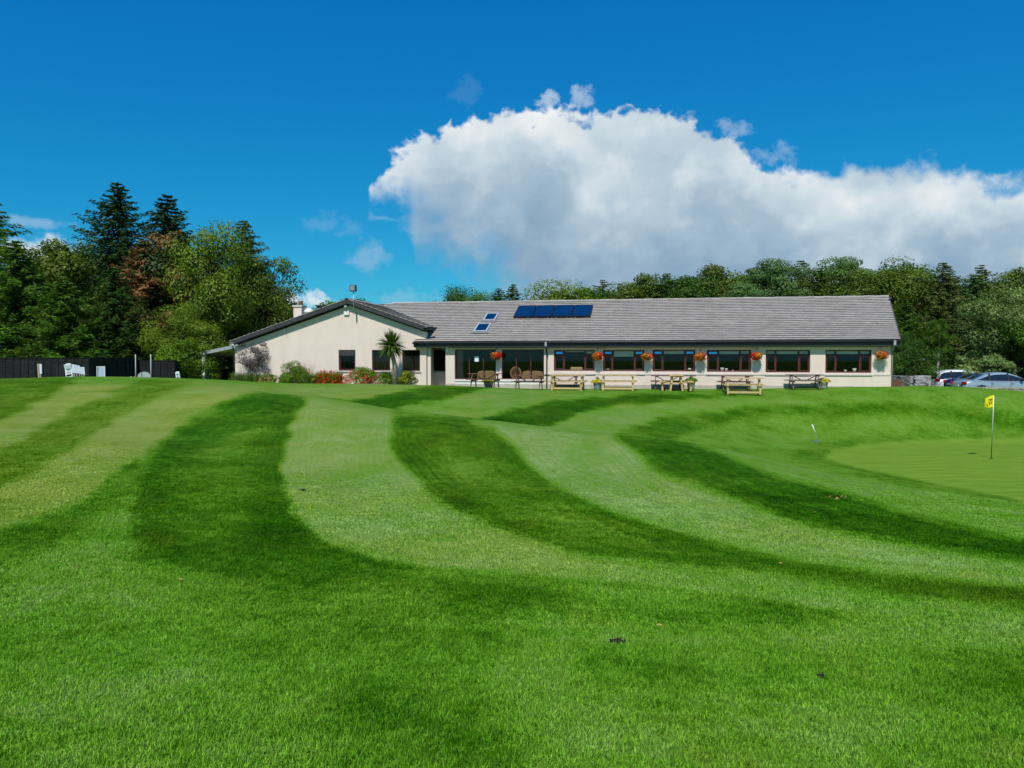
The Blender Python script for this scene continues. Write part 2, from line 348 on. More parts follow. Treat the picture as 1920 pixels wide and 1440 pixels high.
POLY = [  # outline, depth range, tone, edge softness in px, strength
    (P1((-1800, 20), (960, 70), (700, 170), (540, 290), (300, 480), (0, 575), (-500, 740), (-1800, 1300)), (4, 36), .78, 8, 1, 1.0),
    (P1((-1800, 20), (300, 30), (150, 120), (0, 190), (-400, 400), (-1800, 1135)), (4, 36), .30, 8, 1, .6),
    (P1((520, 40), (700, 52), (560, 110), (400, 200), (250, 300), (0, 440), (-400, 640), (-1800, 1300), (-1800, 1065), (-400, 470), (0, 300), (300, 130)), (4, 36), .38, 8, 1, .7),
    (P1((-1800, 1365), (-400, 770), (0, 600), (120, 562), (300, 480), (480, 330), (530, 390), (430, 480), (300, 590), (180, 660), (0, 720), (-400, 900), (-1800, 1530)), NEAR, .30, 18, .85, 0),
    (P1((-400, 820), (0, 720), (180, 660), (430, 600), (500, 680), (700, 745), (950, 800), (1000, 880), (850, 1000), (700, 1150), (600, 1300), (400, 1440), (300, 1700), (-900, 1800)), NEAR, .68, 40, .9, .1),
    (P1((960, 88), (850, 112), (720, 178), (620, 240), (540, 310), (505, 400), (490, 500), (465, 600), (500, 660), (620, 705), (720, 742), (900, 775), (1100, 850), (1400, 800), (1500, 715), *D1U[3:]), NEAR, .20, 15, 1, .12),
    (P1((600, 520), (640, 380), (760, 250), (900, 170), (980, 190), (940, 330), (910, 480), (870, 600), (770, 660), (660, 640)), NEAR, .43, 34, .8, .15), (P1((430, 640), (560, 640), (800, 700), (1150, 730), (1400, 760), (1300, 900), (1000, 900), (600, 780), (450, 700)), NEAR, .43, 45, .65, .05),
    (P1((900, 775), (1100, 850), (1300, 870), (1843, 930), (2143, 940), (2443, 960), (2743, 975), (3143, 900), *D1B[::-1], (1843, 742), (1500, 715), (1300, 690)), NEAR, .40, 40, .75, .05), ([(-60, 1185), (480, 1125), (900, 1250), (1000, 1480), (800, 1480), (600, 1300), (-60, 1265)], NEAR, .43, 42, .55, 0), ([(1100, 1230), (1500, 1290), (1960, 1390), (1960, 1480), (1500, 1385), (1100, 1305)], NEAR, .42, 36, .6, 0),
    (P1((1100, 1000), (1500, 880), (1750, 930), (1700, 1150), (1900, 1440), (1300, 1500), (1150, 1300), (1400, 1100)), NEAR, .40, 50, .7, 0),
    ([(655, 1050), (770, 1060), (745, 1200), (725, 1480), (590, 1480), (640, 1250)], NEAR, .40, 45, .8, 0), ([(860, 1075), (1010, 1090), (960, 1210), (850, 1200)], NEAR, .40, 35, .7, 0), ([(1450, 1225), (1980, 1250), (1980, 1310), (1450, 1275)], NEAR, .44, 30, .8, 0),
    ([(960, 1170), (1900, 1180), (1900, 1215), (960, 1205)], NEAR, .66, 25, .7, .1), ([(-100, 1300), (420, 1330), (380, 1500), (-100, 1500)], NEAR, .50, 60, .7, .1), ([(1020, 1290), (1700, 1340), (1650, 1460), (1020, 1400)], NEAR, .66, 60, .7, .2),
    (P1(*D1U[::-1], *D1B, (2943, 800), *D3L[:12][::-1]), NEAR, .80, 8, 1, .35),
    (P1((2403, 790), (2743, 830), (3143, 890), (3800, 985), (3800, 893), (3443, 838), (3043, 793), (2743, 743), (2483, 718)), NEAR, .66, 22, .85, .15),
    (P1(*D3L, *D3R[::-1]), NEAR, .23, 16, 1, .3),
    (P1((1950, 420), (1750, 330), (1600, 300), (1650, 420), (1800, 520), (2000, 600), (2300, 670), (2500, 690), (2300, 610), (2100, 530)), NEAR, .44, 26, .8, .5),
    (P1((1740, 195), (1843, 203), (2043, 222), *D5L, *D3R[::-1]), NEAR, .84, 9, 1, .05),
    (P1(*D5L, *D5R[::-1]), NEAR, .20, 18, 1, 0),
    (P1((2433, 250), (2563, 265), (2673, 300), (2803, 335), (3003, 375), (3243, 420), (3443, 450), (3800, 490), *D5R[::-1]), NEAR, .66, 12, 1, -.4),
    (P1((700, 50), (960, 66), (1300, 55), (1760, 60), (1640, 100), (1400, 98), (1250, 118), (1110, 112), (960, 92), (850, 100)), FAR, .74, 8, 1, .7),
    (P1((1380, 140), (1500, 132), (1640, 100), (1760, 68), (2243, 98), (1993, 120), (1843, 150), (1700, 200)), FAR, .70, 8, .9, .2),
    (P1((1963, 210), (2093, 160), (2243, 130), (2643, 105), (3143, 125), (2743, 140), (2463, 165), (2343, 190), (2180, 250)), FAR, .72, 8, .9, .15),
    (P1((960, 90), (1110, 105), (1250, 114), (1400, 120), (1500, 128), (1400, 150), (1250, 140), (1100, 130), (960, 110)), FAR, .22, 4, 1, .2),
    (P1((1250, 118), (1400, 98), (1560, 62), (1760, 68), (1640, 100), (1500, 132), (1380, 140)), FAR, .19, 6, 1, .2),
    (P1((1700, 200), (1843, 150), (1993, 120), (2243, 98), (2483, 92), (2643, 100), (2483, 112), (2243, 130), (2093, 160), (1963, 210), (1800, 220)), FAR, .17, 6, 1, .1),
    (P1((2180, 250), (2343, 190), (2463, 165), (2743, 140), (3143, 125), (3343, 140), (3743, 165), (3743, 235), (3343, 168), (2843, 172), (2643, 190), (2493, 230), (2400, 275)), FAR, .32, 9, 1, .1),
    ([(1480, 858), (1512, 838), (1600, 823), (1700, 816), (2000, 812), (2000, 975), (1880, 947), (1780, 924), (1680, 905), (1600, 889), (1525, 873)], FAR, .36, 9, .8, .35),
]
GREEN = [(1543, 858), (1560, 845), (1620, 832), (1700, 826), (1800, 822), (2060, 818), (2060, 985), (1880, 931), (1780, 911), (1680, 892), (1600, 876)]
def poly_sd(px, py, poly):                                   # signed distance in px, positive inside
    P = np.array(poly); n = len(P); d = np.full(px.shape, 1e9); ins = np.zeros(px.shape, bool)
    for i in range(n):
        a, b = P[i], P[(i+1) % n]; e = b-a; wx, wy = px-a[0], py-a[1]
        t = np.clip((wx*e[0]+wy*e[1])/(e@e+1e-9), 0, 1); d = np.minimum(d, np.hypot(wx-e[0]*t, wy-e[1]*t))
        c = ((a[1] > py) != (b[1] > py)) & (px < (b[0]-a[0])*(py-a[1])/(b[1]-a[1]+1e-12)+a[0]); ins ^= c
    return np.where(ins, d, -d)
def mow(X, Y, Z):
    px, py = proj(X, Y, Z)
    wob = 5*np.sin(X*3.1+Y*1.7)*np.sin(Y*2.3-X*.9); px = px+wob; py = py+wob*.4
    tone = np.full(X.shape, .56); warm = np.full(X.shape, .1)
    cr = np.interp(px, CRX, CRY); back = Y > cr
    for poly, rg, tv, soft, st, wm in POLY:
        on = (~back if rg == 'near' else back if rg == 'far' else (Y > rg[0]) & (Y < rg[1]))
        sd = poly_sd(px, py, poly); m = sstep(sd+soft*.25*np.sin(X*1.3+Y*.8+tv*30)*np.sin(Y*1.1-X*.5), -soft, soft)*st*on*(.94+.06*np.sin(X*.83+Y*.45+tv*50)*np.sin(Y*.71-X*.62+tv*20)); k = 60/np.clip(Y, 4, 40)      # mower tracks run along the stripe edges
        tv = tv+.085*np.sin(sd/k*2.6+tv*40)*np.sin(sd/k*.63+X*.5+1)*(Y < 26); tone = tone+(tv-tone)*m; warm = warm+(wm+.35*np.sin(X*1.1-Y*.7+tv*9)*np.sin(Y*.9+X*.6)-warm)*m
    g = sstep(poly_sd(px, py, GREEN), -4, 4)*back*(Y < 40)
    return tone, warm, g
def lawn_colour(t, kind):
    a = lambda n: t.new('ShaderNodeAttribute', attribute_name=n, attribute_type=kind).outputs['Fac']
    tone, warm, grn = a('tone'), a('warm'), a('green')
    pos = t.new('ShaderNodeNewGeometry').outputs['Position']
    n1 = t.noise(pos, .9, 4, .6); n2 = t.noise(pos, 5.5, 4, .65); n3 = t.noise(pos, 30, 3, .6)
    q = t.m('ADD', tone, t.m('MULTIPLY', t.m('SUBTRACT', n1, .5), .7))
    q = t.m('ADD', q, t.m('MULTIPLY', t.m('SUBTRACT', n2, .5), .42)); q = t.m('ADD', q, t.m('MULTIPLY', t.m('SUBTRACT', n3, .5), .42)); q = t.m('ADD', q, t.m('MULTIPLY', t.m('SUBTRACT', t.noise(t.vm('MULTIPLY', pos, (1, .35, 1)), 11, 3, .6), .5), .34))
    c = t.ramp(q, [(0, (.014, .086, .0004)), (.3, (.060, .235, .003)), (.56, (.200, .475, .030)), (.8, (.300, .520, .105)), (1, (.42, .62, .20))])
    wc = t.ramp(q, [(0, (.055, .13, .003)), (.35, (.19, .34, .012)), (.75, (.40, .53, .085)), (1, (.48, .60, .14))])
    dry = t.mr(t.noise(t.vm('MULTIPLY', pos, (1, .6, 1)), 1.7, 4, .65), .52, .72, 0, .42, True)             # drier, yellower patches
    c = t.mix(t.m('MULTIPLY_ADD', warm, .8, dry, clamp=True), c, wc)
    gn = t.m('ADD', t.noise(t.vm('MULTIPLY', pos, (.5, 3.2, 1)), 1.6, 4, .6), t.m('MULTIPLY', t.m('SUBTRACT', n3, .5), .3))
    gc = t.mix(t.mr(gn, .3, .7), (.115, .225, .014), (.195, .325, .040))
    return t.mix(grn, c, gc), n3
def ground_mats():
    m, t, out = mat('lawn')
    c, n3 = lawn_colour(t, 'GEOMETRY')
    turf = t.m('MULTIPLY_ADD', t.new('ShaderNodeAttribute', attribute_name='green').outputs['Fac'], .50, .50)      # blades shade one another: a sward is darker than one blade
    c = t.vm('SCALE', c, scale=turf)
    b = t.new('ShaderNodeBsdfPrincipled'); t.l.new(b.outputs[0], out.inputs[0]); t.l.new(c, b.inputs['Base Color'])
    b.inputs['Roughness'].default_value = .9; b.inputs['Specular IOR Level'].default_value = .03
    pos = t.new('ShaderNodeNewGeometry').outputs['Position']
    bn = t.new('ShaderNodeBump'); bn.inputs['Strength'].default_value = .8; bn.inputs['Distance'].default_value = .04
    t.l.new(t.noise(pos, 22, 4, .7), bn.inputs['Height']); t.l.new(bn.outputs[0], b.inputs['Normal'])
    m, t, out = mat('grass_blade')
    c, n3 = lawn_colour(t, 'INSTANCER')
    oi = t.new('ShaderNodeAttribute', attribute_name='tone', attribute_type='GEOMETRY').outputs['Fac']
    c = t.mix(1.0, c, t.ramp(oi, [(0, (.42, .46, .4)), (.5, (1, 1, 1)), (.93, (1.35, 1.3, 1.2)), (1, (2.1, 1.7, 1.3))]), 'MULTIPLY')
    d = t.new('ShaderNodeBsdfDiffuse'); tr = t.new('ShaderNodeBsdfTranslucent'); t.l.new(c, d.inputs[0]); t.l.new(t.mix(1.0, c, (1.1, 1.1, .6), 'MULTIPLY'), tr.inputs[0])
    mx = t.new('ShaderNodeMixShader'); mx.inputs[0].default_value = .35; t.l.new(d.outputs[0], mx.inputs[1]); t.l.new(tr.outputs[0], mx.inputs[2])
    gl = t.new('ShaderNodeBsdfGlossy'); gl.inputs['Roughness'].default_value = .45
    m2 = t.new('ShaderNodeMixShader'); m2.inputs[0].default_value = .006; t.l.new(mx.outputs[0], m2.inputs[1]); t.l.new(gl.outputs[0], m2.inputs[2]); t.l.new(m2.outputs[0], out.inputs[0])
ground_mats()
def fattr(me, name, val):
    a = me.attributes.new(name, 'FLOAT', 'POINT'); a.data.foreach_set('value', np.ascontiguousarray(val, np.float32))
def build_ground():
    th = np.concatenate([np.linspace(-math.pi, R(-56), 40)[:-1], np.linspace(R(-56), R(56), 800), np.linspace(R(56), math.pi, 40)[1:-1]])
    rr = np.concatenate([[.3, .7, 1.2, 1.7, 2.1], np.exp(np.linspace(math.log(2.4), math.log(46), 270)), np.exp(np.linspace(math.log(47), math.log(1500), 34))])
    T, RR = np.meshgrid(th, rr); X = (RR*np.sin(T)).ravel(); Y = (RR*np.cos(T)).ravel(); Z = ground(X, Y)
    tone, warm, g = mow(X, Y, Z)
    n, k = len(rr), len(th)
    V = np.vstack([np.stack([X, Y, Z], 1), [[0, 0, gz(0, 0)]]])
    i, j = np.meshgrid(np.arange(n-1), np.arange(k), indexing='ij'); j2 = (j+1) % k
    F = np.stack([i*k+j, i*k+j2, (i+1)*k+j2, (i+1)*k+j], -1).reshape(-1, 4)[:, ::-1]
    c = n*k; tri = [(c, (q+1) % k, q) for q in range(k)]
    me = bpy.data.meshes.new('ground')
    nl = F.size + 3*k; me.vertices.add(len(V)); me.vertices.foreach_set('co', V.ravel()); me.loops.add(nl); me.polygons.add(len(F)+k)
    me.loops.foreach_set('vertex_index', np.concatenate([F.ravel(), np.array(tri).ravel()]).astype(np.int32))
    me.polygons.foreach_set('loop_start', np.concatenate([np.arange(len(F))*4, len(F)*4+np.arange(k)*3]).astype(np.int32))
    me.polygons.foreach_set('use_smooth', np.ones(len(F)+k, bool)); me.update(calc_edges=True); me.validate()
    for nm, v in (('tone', tone), ('warm', warm), ('green', g)): fattr(me, nm, np.append(v, v[0]))
    me.materials.append(MAT['lawn'])
    tag(link('ground', me), 'rolling mown green lawn with mounds and curving stripes', 'lawn', kind='structure')
build_ground()
def build_grass():
    tc = bpy.data.collections.new('tufts')
    for q in range(4):
        r = np.random.default_rng(50+q); V = []; F = []; tn = []
        for k in range(78):
            a = r.uniform(0, 2*math.pi); rad = .062*math.sqrt(r.uniform()); x, y = rad*math.cos(a), rad*math.sin(a)
            h = r.uniform(.013, .028)*(1.35 if r.uniform() < .06 else 1); w = r.uniform(.0018, .0034); la = r.uniform(0, 2*math.pi); ln = r.uniform(.3, 1.3)*h
            wx, wy = -math.sin(la+r.normal()*.6)*w, math.cos(la+r.normal()*.6)*w; lx, ly = math.cos(la)*ln, math.sin(la)*ln
            o = len(V); V += [(x-wx, y-wy, -.004), (x+wx, y+wy, -.004), (x+lx*.4-wx*.8, y+ly*.4-wy*.8, h*.6), (x+lx*.4+wx*.8, y+ly*.4+wy*.8, h*.6), (x+lx, y+ly, h)]
            F += [(o, o+1, o+3, o+2), (o+2, o+3, o+4)]; tn += [float(r.uniform())]*5
        me = bpy.data.meshes.new('tuft'); me.from_pydata(V, [], F); fattr(me, 'tone', tn); me.materials.append(MAT['grass_blade'])
        tc.objects.link(bpy.data.objects.new('tuft', me))
    pts = []
    for y0, y1, sp_, sc in ((2.3, 5, .052, .9), (5, 9, .066, 1.1), (9, 16, .085, 1.45)):
        ys = np.arange(y0, y1, sp_); 
        for y in ys:
            w = y*.78+1.2; xs = np.arange(-w, w, sp_); pts.append(np.stack([xs, np.full(xs.shape, y), np.full(xs.shape, sc), np.full(xs.shape, sp_)], 1))
    P = np.concatenate(pts); P[:, :2] += rng.uniform(-.5, .5, (len(P), 2))*P[:, 3:4]*1.1
    X, Y = P[:, 0], P[:, 1]; Z = ground(X, Y); tone, warm, g = mow(X, Y, Z)
    u, v = to_house(X, Y); ok = (rng.uniform(size=len(X)) > sstep(Y, 9, 16)) & (g < .4) & ~((v > -1.05) & (u > -1) & (u < 24))
    # drop tufts on the hidden side of the mounds
    X, Y, Z, tone, warm, g, S = X[ok], Y[ok], Z[ok], tone[ok], warm[ok], g[ok], P[ok, 2]
    me = bpy.data.meshes.new('grass'); me.vertices.add(len(X)); me.vertices.foreach_set('co', np.stack([X, Y, Z], 1).ravel())
    for nm, q in (('tone', tone), ('warm', warm), ('green', g), ('tall', np.interp(Y, [2.3, 5, 9, 12.5, 16], [.9, 1.0, .95, .6, .3])*rng.uniform(.75, 1.25, len(S))), ('size', P[ok, 3]*14.5*rng.uniform(.8, 1.2, len(S)))): fattr(me, nm, q)
    e = .05; nv = np.stack([-(ground(X+e, Y)-Z)/e, -(ground(X, Y+e)-Z)/e, np.ones(len(X))], 1); nv += rng.normal(size=nv.shape)*.08; a_ = me.attributes.new('upward', 'FLOAT_VECTOR', 'POINT'); a_.data.foreach_set('vector', np.ascontiguousarray(nv, np.float32).ravel())
    o = link('grass', me); tag(o, 'short mown green grass blades covering the lawn', 'grass', kind='stuff')
    ng = bpy.data.node_groups.new('scatter', 'GeometryNodeTree')
    ng.interface.new_socket('Geometry', in_out='INPUT', socket_type='NodeSocketGeometry'); ng.interface.new_socket('Geometry', in_out='OUTPUT', socket_type='NodeSocketGeometry')
    N = ng.nodes; L = ng.links; gi = N.new('NodeGroupInput'); go = N.new('NodeGroupOutput')
    ip = N.new('GeometryNodeInstanceOnPoints'); ci = N.new('GeometryNodeCollectionInfo'); ci.inputs['Collection'].default_value = tc
    ci.inputs['Separate Children'].default_value = True; ci.inputs['Reset Children'].default_value = True
    ip.inputs['Pick Instance'].default_value = True
    rv = N.new('FunctionNodeRandomValue'); rv.data_type = 'FLOAT_VECTOR'; rv.inputs[0].default_value = (-.12, -.12, 0); rv.inputs[1].default_value = (.12, .12, 6.283)
    na = N.new('GeometryNodeInputNamedAttribute'); na.data_type = 'FLOAT'; na.inputs['Name'].default_value = 'size'
    L.new(gi.outputs[0], ip.inputs['Points']); L.new(ci.outputs[0], ip.inputs['Instance']); al = N.new('FunctionNodeAlignRotationToVector'); al.axis = 'Z'; nn = N.new('GeometryNodeInputNamedAttribute'); nn.data_type = 'FLOAT_VECTOR'; nn.inputs['Name'].default_value = 'upward'
    L.new(rv.outputs[0], al.inputs['Rotation']); L.new(nn.outputs[0], al.inputs['Vector']); L.new(al.outputs[0], ip.inputs['Rotation'])
    cx = N.new('ShaderNodeCombineXYZ'); nb = N.new('GeometryNodeInputNamedAttribute'); nb.data_type = 'FLOAT'; nb.inputs['Name'].default_value = 'tall'
    L.new(na.outputs[0], cx.inputs[0]); L.new(na.outputs[0], cx.inputs[1]); L.new(nb.outputs[0], cx.inputs[2]); L.new(cx.outputs[0], ip.inputs['Scale']); L.new(ip.outputs[0], go.inputs[0])
    md = o.modifiers.new('scatter', 'NODES'); md.node_group = ng
    print('tufts', len(X))
build_grass()
# ------------------------------------------------------------------ materials for built things
pbr('render_wall', (.76, .635, .55), .85, .03, 1.3, .25, 90, spec=.2)
def weather(name, stops, vec, scale, amount):                # streaks and stains laid over a material's own colour
    t = NT(MAT[name].node_tree); b = next(n for n in t.n if n.type == 'BSDF_PRINCIPLED'); src = b.inputs['Base Color'].links[0].from_socket
    tc = t.new('ShaderNodeTexCoord').outputs['Object']; n = t.noise(t.vm('MULTIPLY', tc, vec), scale, 5, .62)
    t.l.new(t.mix(t.m('MULTIPLY', t.mr(n, *stops, smooth=True), amount), src, t.mix(1.0, src, (.62, .60, .55), 'MULTIPLY')), b.inputs['Base Color'])
weather('render_wall', (.5, .75), (2.2, 2.2, .28), 1.0, .14)
pbr('white_paint', (.78, .77, .74), .6, .05, 3); pbr('soffit', (.52, .50, .47), .7, .05, 2)
pbr('sill_concrete', (.55, .52, .47), .8, .1, 4, .3)
pbr('gutter_dark', (.012, .014, .028), .35, .2, 3, spec=.5); pbr('barge_dark', (.045, .045, .05), .5, .2, 3)
pbr('frame_maroon', (.105, .022, .024), .35, .2, 8, spec=.5); pbr('frame_grey', (.33, .34, .36), .45, .1, 8)
pbr('rooftile', (.385, .35, .305), .8, .06, 1.1, .3, 45, spec=.25, tone=.11, rnd=.10); pbr('tile_edge', (.055, .052, .048), .9, .2, 4)
weather('rooftile', (.52, .70), (.35, 1, 1), .9, .32); weather('rooftile', (.55, .66), (1.6, .6, .6), 1.3, .3)
pbr('roof_under', (.07, .065, .06), .9, .1, 3); pbr('ridgetile', (.36, .335, .30), .85, .16, 3, .3, 40, rnd=.15)
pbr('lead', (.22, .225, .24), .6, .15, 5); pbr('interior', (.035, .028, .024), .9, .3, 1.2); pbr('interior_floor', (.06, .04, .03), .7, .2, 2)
pbr('terracotta', (.42, .15, .07), .8, .15, 9); pbr('galv', (.42, .44, .46), .4, .12, 8, metal=.7); pbr('blind', (.72, .78, .70), .8, .04, 5)
pbr('dark_metal', (.03, .03, .033), .4, .15, 8, metal=.3); pbr('pale_concrete', (.48, .45, .38), .9, .12, 3, .4, 50)
pbr('skylight_frame', (.42, .44, .46), .45, .06, 8); pbr('paper', (.72, .80, .86), .6, .05, 20); pbr('solar_glass', (.003, .008, .034), .12, .1, 3, spec=.6, coat=.6); pbr('solar_frame', (.006, .007, .012), .3, .1, 6)
def glass(name, tint, refl, mirror=0.):
    m, t, out = mat(name)
    tr = t.new('ShaderNodeBsdfTransparent'); tr.inputs[0].default_value = c4(tint)
    gl = t.new('ShaderNodeBsdfGlossy'); gl.inputs['Roughness'].default_value = .015
    lw = t.new('ShaderNodeLayerWeight'); lw.inputs[0].default_value = .5
    fr = t.new('ShaderNodeMath'); fr.operation = 'MULTIPLY_ADD'; t.put(fr.inputs[0], t.m('POWER', lw.outputs['Facing'], 4.0)); fr.inputs[1].default_value = .8; fr.inputs[2].default_value = ((refl-1)/(refl+1))**2
    mx = t.new('ShaderNodeMixShader'); t.put(mx.inputs[0], t.m('MAXIMUM', fr.outputs[0], mirror)); t.l.new(tr.outputs[0], mx.inputs[1]); t.l.new(gl.outputs[0], mx.inputs[2])
    t.l.new(mx.outputs[0], out.inputs[0])
glass('window_glass', (.9, .91, .9), 1.36); glass('vent_glass', (.4, .42, .45), 1.5, .72); glass('skylight_glass', (.15, .2, .3), 1.5, .45)
# ------------------------------------------------------------------ clubhouse
house = empty('clubhouse', H0, -HA)
tag(house, 'long low cream clubhouse with grey tiled roof and a broad front gable', 'clubhouse')
HM = Matrix.Translation(H0) @ Matrix.Rotation(-HA, 4, 'Z'); HMI = HM.inverted()
def hit(px, py, y=0.):                                     # photo pixel -> house x, z on the plane y
    o = HMI @ Vector((0, 0, EYE)); d = HMI.to_3x3() @ ray(px, py); k = (y-o.y)/d.y; p = o+d*k
    return p.x, p.z
U = lambda px, y=0., py=690: hit(px, py, y)[0]
Zh = lambda px, py, y=0.: hit(px, py, y)[1]
WT = .3                                                    # wall thickness
def wall_cells(mb, x0, x1, z0, z1, holes, y0=0., th=WT):
    xs = sorted({x0, x1, *[h[0] for h in holes], *[h[1] for h in holes]}); zs = sorted({z0, z1, *[h[2] for h in holes], *[h[3] for h in holes]})
    xs = [x for x in xs if x0-1e-6 <= x <= x1+1e-6]; zs = [z for z in zs if z0-1e-6 <= z <= z1+1e-6]
    for i in range(len(xs)-1):
        for j in range(len(zs)-1):
            cx, cz = (xs[i]+xs[i+1])/2, (zs[j]+zs[j+1])/2
            if any(h[0] < cx < h[1] and h[2] < cz < h[3] for h in holes): continue
            a, b, c, d = xs[i], xs[i+1], zs[j], zs[j+1]
            mb.add([(a, y0, c), (b, y0, c), (b, y0, d), (a, y0, d)], [(0, 1, 2, 3)])
            mb.add([(a, y0+th, c), (b, y0+th, c), (b, y0+th, d), (a, y0+th, d)], [(3, 2, 1, 0)])
    for a, b, c, d in holes:
        for q in ([(a, c), (b, c)], [(b, c), (b, d)], [(b, d), (a, d)], [(a, d), (a, c)]):
            (p, r), (s, w) = q
            mb.add([(p, y0, r), (s, y0, w), (s, y0+th, w), (p, y0+th, r)], [(0, 1, 2, 3)])
    mb.add([(x0, y0, z0), (x0, y0+th, z0), (x0, y0+th, z1), (x0, y0, z1)], [(0, 1, 2, 3)]); mb.add([(x1, y0, z0), (x1, y0+th, z0), (x1, y0+th, z1), (x1, y0, z1)], [(3, 2, 1, 0)])
ZB = -.25                                                  # foot of the walls, below the lawn
GX0, GX1 = U(441), U(799.5); LX0, LX1 = U(835.5), U(1670.5)
PITCHR = R(22); TR = math.tan(PITCHR); OV = .36
EZ = Zh(1200, 639.5, -OV)                                   # top of the eaves
DEPTH = 6.6; RY = DEPTH-OV; RZ = EZ + DEPTH*TR            # ridge
ST = EZ-.33                                                # top of the front wall
# openings from the photograph
GW = [(U(635), U(666.5), Zh(650, 695), Zh(650, 656)), (U(697.5), U(731.5), Zh(714, 695), Zh(714, 656)), (U(754), U(787.5), Zh(770, 695.5), Zh(770, 656))]
BW = [(U(852.5), U(930), Zh(890, 711.5), Zh(890, 655)), (U(940.5), U(1020), Zh(980, 711.5), Zh(980, 655))]
WW = [(U(a), U(b), Zh((a+b)/2, c), Zh((a+b)/2, d)) for a, b, c, d in ((1038.5, 1115, 695.3, 656), (1130.5, 1208, 696, 656), (1223.5, 1303.5, 696.5, 655.7), (1325.3, 1408.3, 697.2, 656), (1435.5, 1519, 698.3, 656), (1547.5, 1634, 699, 656))]
w = MB(); wall_cells(w, LX0, LX1, ZB, ST, BW+WW)
# end wall (follows the skewed verge), back wall, party wall
EX = LX1-.25
w.add([(LX1, 0, ZB), (EX, 11.6, ZB), (EX, 11.6, ST), (EX+.1, RY, RZ-.2), (LX1, 0, ST)], [(0, 1, 2, 3, 4)])
w.add([(GX0, 11.6, ZB), (EX, 11.6, ZB), (EX, 11.6, ST), (GX0, 11.6, ST)], [(0, 1, 2, 3)])
w.build('front_wall', 'render_wall', house)
# ground line band, ledge under the windows and pilaster joints
zs0, zs1 = Zh(1060, 701.3), Zh(1640, 703.6); zl = (zs0+zs1)/2
m = MB(); m.box((U(1020.5), -.055, zl-.03), (LX1+.02, -.003, zl+.035)); m.build('window_ledge', 'sill_concrete', house, .006)
m = MB(); m.box((LX0, -.05, ZB), (U(1600), -.003, Zh(1300, 722))); m.build('plinth', 'pale_concrete', house, .006)
for a, b in ((1115.5, 1130), (1208.5, 1223), (1304, 1325), (1409, 1435), (1519.5, 1547), (1634.5, 1670.6)):
    m = MB(); m.box((U(a)+.02, -.035, ZB), (U(b)-.02 if b < 1660 else LX1+.01, -.004, zl-.035)); m.build('pilaster', 'render_wall', house, .006)
m = MB(); m.box((U(852.5), -.07, Zh(890, 715)), (U(1019.5), -.003, Zh(890, 711.7))); m.box((U(853), -.03, Zh(890, 721)), (U(1019), -.002, Zh(890, 716))); m.build('window_ledge', 'white_paint', house, .006)
# gable wing
GAX, GAZ = hit(650.5, 562, -.32); GLX, GLZ = hit(432, 640.5, -.32); GRX, GRZ = hit(799, 613.5, -.32)
sl_ = (GAZ-GLZ)/(GAX-GLX); sr_ = (GAZ-GRZ)/(GRX-GAX); GU = .30                              # roof build-up under the top line
zt = lambda x: GAZ-GU-(sl_*(GAX-x) if x < GAX else sr_*(x-GAX))
g = MB(); wall_cells(g, GX0, GX1, ZB, 2.3, GW)
g.prism([(GX0, 2.301), (GX1, 2.301), (GX1, min(zt(GX1), 3.2)), (GAX, zt(GAX)), (GX0, zt(GX0))], 0, WT, 1)
g.add([(GX0, 0, ZB), (GX0, 11.6, ZB), (GX0, 11.6, zt(GX0)), (GX0, 0, zt(GX0))], [(3, 2, 1, 0)]); g.build('gable_wall', 'render_wall', house)
# recessed entrance between gable and long front
RD = 1.5; pz = Zh(820, 696, RD); e = MB(); dx0, dx1 = U(809, RD), U(835, RD)+.5
wall_cells(e, GX1-.2, LX0+.6, ZB, ST, [(dx0, dx1, pz, Zh(820, 655, RD))], RD, .2); e.build('porch_wall', 'render_wall', house)
e = MB(); e.box((GX1-.3, WT+.01, ZB), (GX1-.0, RD-.01, ST)); e.box((LX0, WT+.01, ZB), (LX0+.25, RD-.01, ST)); e.build('porch_side_wall', 'render_wall', house)
e = MB(); e.box((GX1+.04, .06, ZB), (GX1+.24, .26, ST)); e.build('porch_post', 'render_wall', house, .01)
e = MB(); e.box((GX1-.2, -.3, -.12), (LX0+.2, RD, .02)); e.build('porch_floor', 'pale_concrete', house)
e = MB(); e.box((U(837), -.14, Zh(840, 660)), (U(841), -.002, Zh(840, 649.5))); e.build('wall_lamp', 'white_paint', house, .01)
# interior shell
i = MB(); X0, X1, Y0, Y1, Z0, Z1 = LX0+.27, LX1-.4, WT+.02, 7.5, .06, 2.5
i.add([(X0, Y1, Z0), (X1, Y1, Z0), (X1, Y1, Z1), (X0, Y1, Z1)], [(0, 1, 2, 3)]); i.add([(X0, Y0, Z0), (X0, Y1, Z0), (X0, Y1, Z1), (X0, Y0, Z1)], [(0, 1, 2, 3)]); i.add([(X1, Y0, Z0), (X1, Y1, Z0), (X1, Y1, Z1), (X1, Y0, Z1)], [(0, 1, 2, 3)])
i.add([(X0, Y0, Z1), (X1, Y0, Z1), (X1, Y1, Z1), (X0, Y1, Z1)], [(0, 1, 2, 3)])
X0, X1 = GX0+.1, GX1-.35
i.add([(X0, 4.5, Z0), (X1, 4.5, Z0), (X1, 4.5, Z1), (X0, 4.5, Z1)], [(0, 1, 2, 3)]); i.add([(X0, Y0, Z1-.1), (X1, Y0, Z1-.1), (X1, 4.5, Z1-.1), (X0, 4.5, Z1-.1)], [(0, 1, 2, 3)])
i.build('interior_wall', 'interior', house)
i = MB(); i.box((GX0+.1, WT+.01, -.1), (GX1-.31, 7.4, .055)); i.box((LX0+.26, WT+.01, -.1), (LX1-.45, 7.4, .055)); i.build('interior_floor', 'interior_floor', house)
